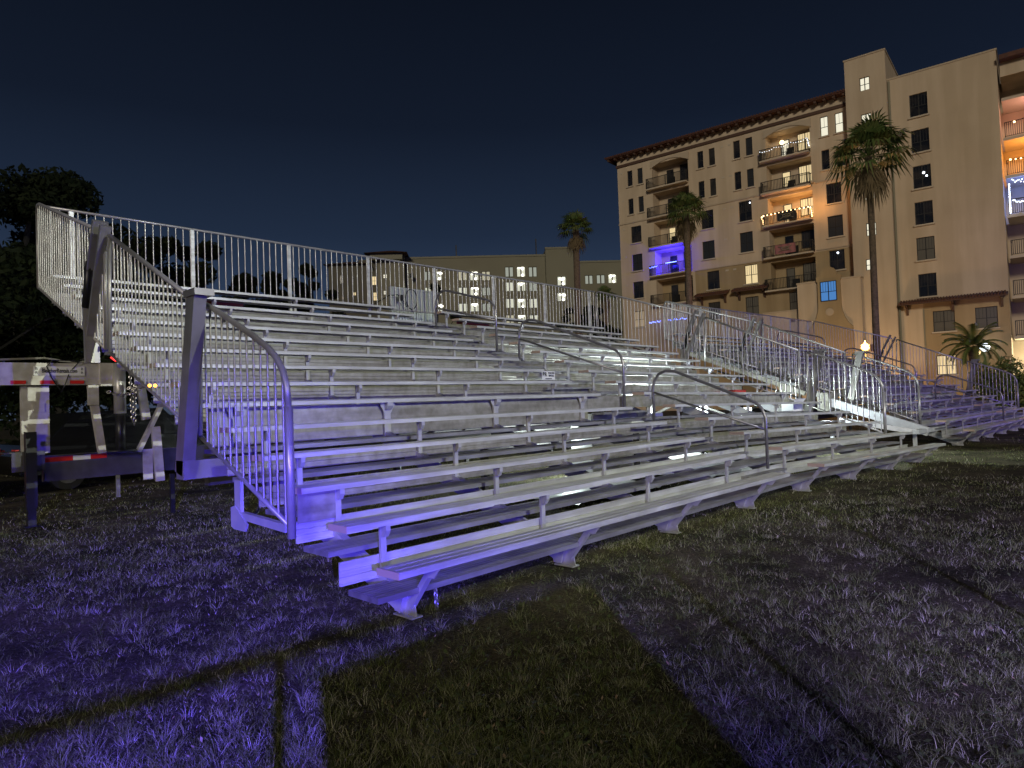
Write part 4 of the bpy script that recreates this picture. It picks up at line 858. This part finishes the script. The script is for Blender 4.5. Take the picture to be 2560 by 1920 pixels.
# flood light far behind the photographer with unseen boards added to block it off the turf
root = empty('flood_light', (5, -24.3, 0)); tag(root, 'flood light on a tall mast with added light-blocking boards', 'flood light')
m = MB(); m.tube([(0, -.2, 0), (0, -.2, 12.4)], .08, 8); m.box((-.3, -.15, 12.1), (.3, .1, 12.4)); m.build('mast', 'black', root)
m = MB(); m.box((-.21, 1.48, 9.9), (2.2, 1.50, 12-.502*1.2)); m.box((-2.2, 1.48, 9.9), (-.212, 1.50, 11.53)); m.build('flood_blocker', 'black', root)
root = empty('blue_fill_stand', (1, -20.3, 0)); tag(root, 'low stand of the added blue fill lamp with a light-blocking board', 'light bar'); m = MB(); m.tube([(0, 0, 0), (0, 0, 2.1)], .05, 8); m.build('mast', 'black', root); m = MB(); m.box((-2.5, 1.48, .3), (2.5, 1.50, 2.105)); m.build('fill_blocker', 'black', root)  # unseen stand and board added to keep the blue fill off the ground

# emergency light bar behind the photographer: unseen plates added in front cut its beams low
root = empty('light_bar', (LX, LY, 0), -math.atan2(4.2, 12.2)); tag(root, 'emergency light bar with added light-blocking plates on a low mast', 'light bar')
m = MB(); m.tube([(0, -.25, 0), (0, -.25, 2.2)], .05, 8); m.box((-.5, -.3, 2.2), (.5, -.15, 2.32)); m.build('mast', 'black', root)
m = MB(); m.poly([(.59, 2.352), (.61, 2.352), (.61, 2.62), (.59, 2.62)], 0, .03, .14); m.poly([(.59, 2.318), (.61, 2.318), (.61, 2.62), (.59, 2.62)], 0, -.42, .028); m.add([(.142, .59, 2.306), (.9, .59, 2.258), (.9, .59, 2.62), (.142, .59, 2.62), (.142, .61, 2.306), (.9, .61, 2.258), (.9, .61, 2.62), (.142, .61, 2.62)], [(0, 1, 2, 3), (7, 6, 5, 4), (0, 4, 5, 1), (1, 5, 6, 2), (2, 6, 7, 3), (3, 7, 4, 0)]); m.box((-.42, -.2, 2.622), (.9, .61, 2.64)); m.build('beam_blocker', 'black', root)

# ------------------------------------------------------------------ sky
w = bpy.data.worlds.new('World'); S.world = w; w.use_nodes = True; nt = w.node_tree; bg = nt.nodes['Background']
tc = nt.nodes.new('ShaderNodeTexCoord'); sx = nt.nodes.new('ShaderNodeSeparateXYZ'); nt.links.new(tc.outputs['Generated'], sx.inputs[0])
rp = nt.nodes.new('ShaderNodeValToRGB'); e = rp.color_ramp.elements
e[0].position = 0; e[0].color = (.045, .060, .098, 1); e[1].position = .62; e[1].color = (.0026, .0040, .0082, 1)
for p_, c_ in ((.12, (.030, .050, .096)), (.24, (.0140, .0245, .050)), (.38, (.0064, .0108, .0230))):
    q = e.new(p_); q.color = (*c_, 1)
nt.links.new(sx.outputs['Z'], rp.inputs['Fac']); nt.links.new(rp.outputs['Color'], bg.inputs['Color']); bg.inputs['Strength'].default_value = 1.0

# ------------------------------------------------------------------ lights
def lamp(kind, name, loc, col, power, tgt=None, size=.1, spot=60, blend=.4):
    l = bpy.data.lights.new(name, kind); l.color = col; l.energy = power
    if kind != 'SUN': l.shadow_soft_size = size
    if kind == 'SPOT': l.spot_size = R(spot); l.spot_blend = blend
    o = bpy.data.objects.new(name, l); COL.objects.link(o); o.location = loc
    if tgt is not None: o.rotation_euler = (Vector(tgt)-Vector(loc)).to_track_quat('-Z', 'Y').to_euler()
    return o
s = lamp('SUN', 'city_light', (0, 0, 30), (1, .90, .72), 1.05); s.data.angle = R(8)  # night scene: even warm light standing in for unseen city floodlights
az, el = math.atan2(-.55, -.84), R(15); s.rotation_euler = (-Vector((math.cos(az)*math.cos(el), math.sin(az)*math.cos(el), math.sin(el)))).to_track_quat('-Z', 'Y').to_euler()
lamp('SPOT', 'field_flood', (5, -24, 12), (.94, 1, .84), 20500, (7, 4, 2.4), .045, 60, .9)
lamp('SPOT', 'blue_field_fill', (1, -20, 2.2), (.10, .06, 1), 6500, (7, 2, 1.6), .04, 70, .8)  # unseen blue fill added for the bleacher legs
lamp('SPOT', 'tongue_fill', (-5.5, .5, 3.2), (1, .86, .66), 420, (-.2, 8.1, 1.9), .1, 34, .9)  # unseen warm fill added to brighten the trailer tongue
lamp('SPOT', 'blue_beacon', (LX, LY, LH), (.095, .06, 1), 24000, (-2.5, 3, 0), .04, 58, .9)
lamp('SPOT', 'violet_beacon', (LX, LY, LH), (.32, .27, 1), 12000, (10, -3, 0), .05, 64, .8)
lamp('SPOT', 'far_violet_beacon', (16, -16, 3.0), (.22, .12, 1), 7000, (26, 3, 1.0), .1, 40, .6)
lamp('POINT', 'lamp_globe_light', (lp[0]-.6, lp[1]-.2, lp[2]+.1), (1, .50, .14), 900, size=.3)
lamp('POINT', 'under_bleacher_light', (11.4, 5.6, .9), (.85, 1, .98), 1100, size=.15)
lamp('POINT', 'under_bleacher_light', (7.6, 4.6, .8), (.85, 1, .98), 260, size=.15)
lamp('SPOT', 'gap_work_light', (15.4, 5.2, 1.6), (.85, 1, .9), 3400, (13.6, -3.0, 0), .06, 58, .6)
lamp('POINT', 'gap_lamp', (15.6, 2.6, .9), (.8, .95, 1), 60, size=.1)
lamp('POINT', 'blue_balcony_light', world_b(6.4, -.35, FL[4]+1.2), (.03, .02, 1), 900, size=.3)
lamp('POINT', 'warm_balcony_light', world_b(19.0, -.3, FL[5]+.9), (1, .50, .16), 160, size=.3)
lamp('POINT', 'warm_balcony_edge', world_b(21.0, -1.3, FL[5]+.9), (1, .45, .12), 70, size=.2)
lamp('POINT', 'loggia_blue', world_b(36.5, -.1, 16), (.12, .25, 1), 420, size=.3); lamp('POINT', 'loggia_orange', world_b(36.2, .6, 18.9), (1, .42, .08), 330, size=.3)
lamp('POINT', 'loggia_pink', world_b(36.2, .6, 22.1), (1, .5, .42), 150, size=.3); lamp('POINT', 'entrance_light', world_b(36, .2, 3.6), (1, .95, .65), 620, size=.3)
lamp('POINT', 'facade_foot_light', world_b(24.0, -5.0, 1.0), (1, .62, .32), 900, size=.4)

S.render.engine = 'CYCLES'; S.view_settings.view_transform = 'Standard'; S.view_settings.look = 'None'; S.view_settings.gamma = 1; S.view_settings.exposure = 0
S.cycles.use_denoising = True; S.cycles.max_bounces = 5; S.cycles.diffuse_bounces = 3; S.cycles.glossy_bounces = 3; S.cycles.sample_clamp_indirect = 4
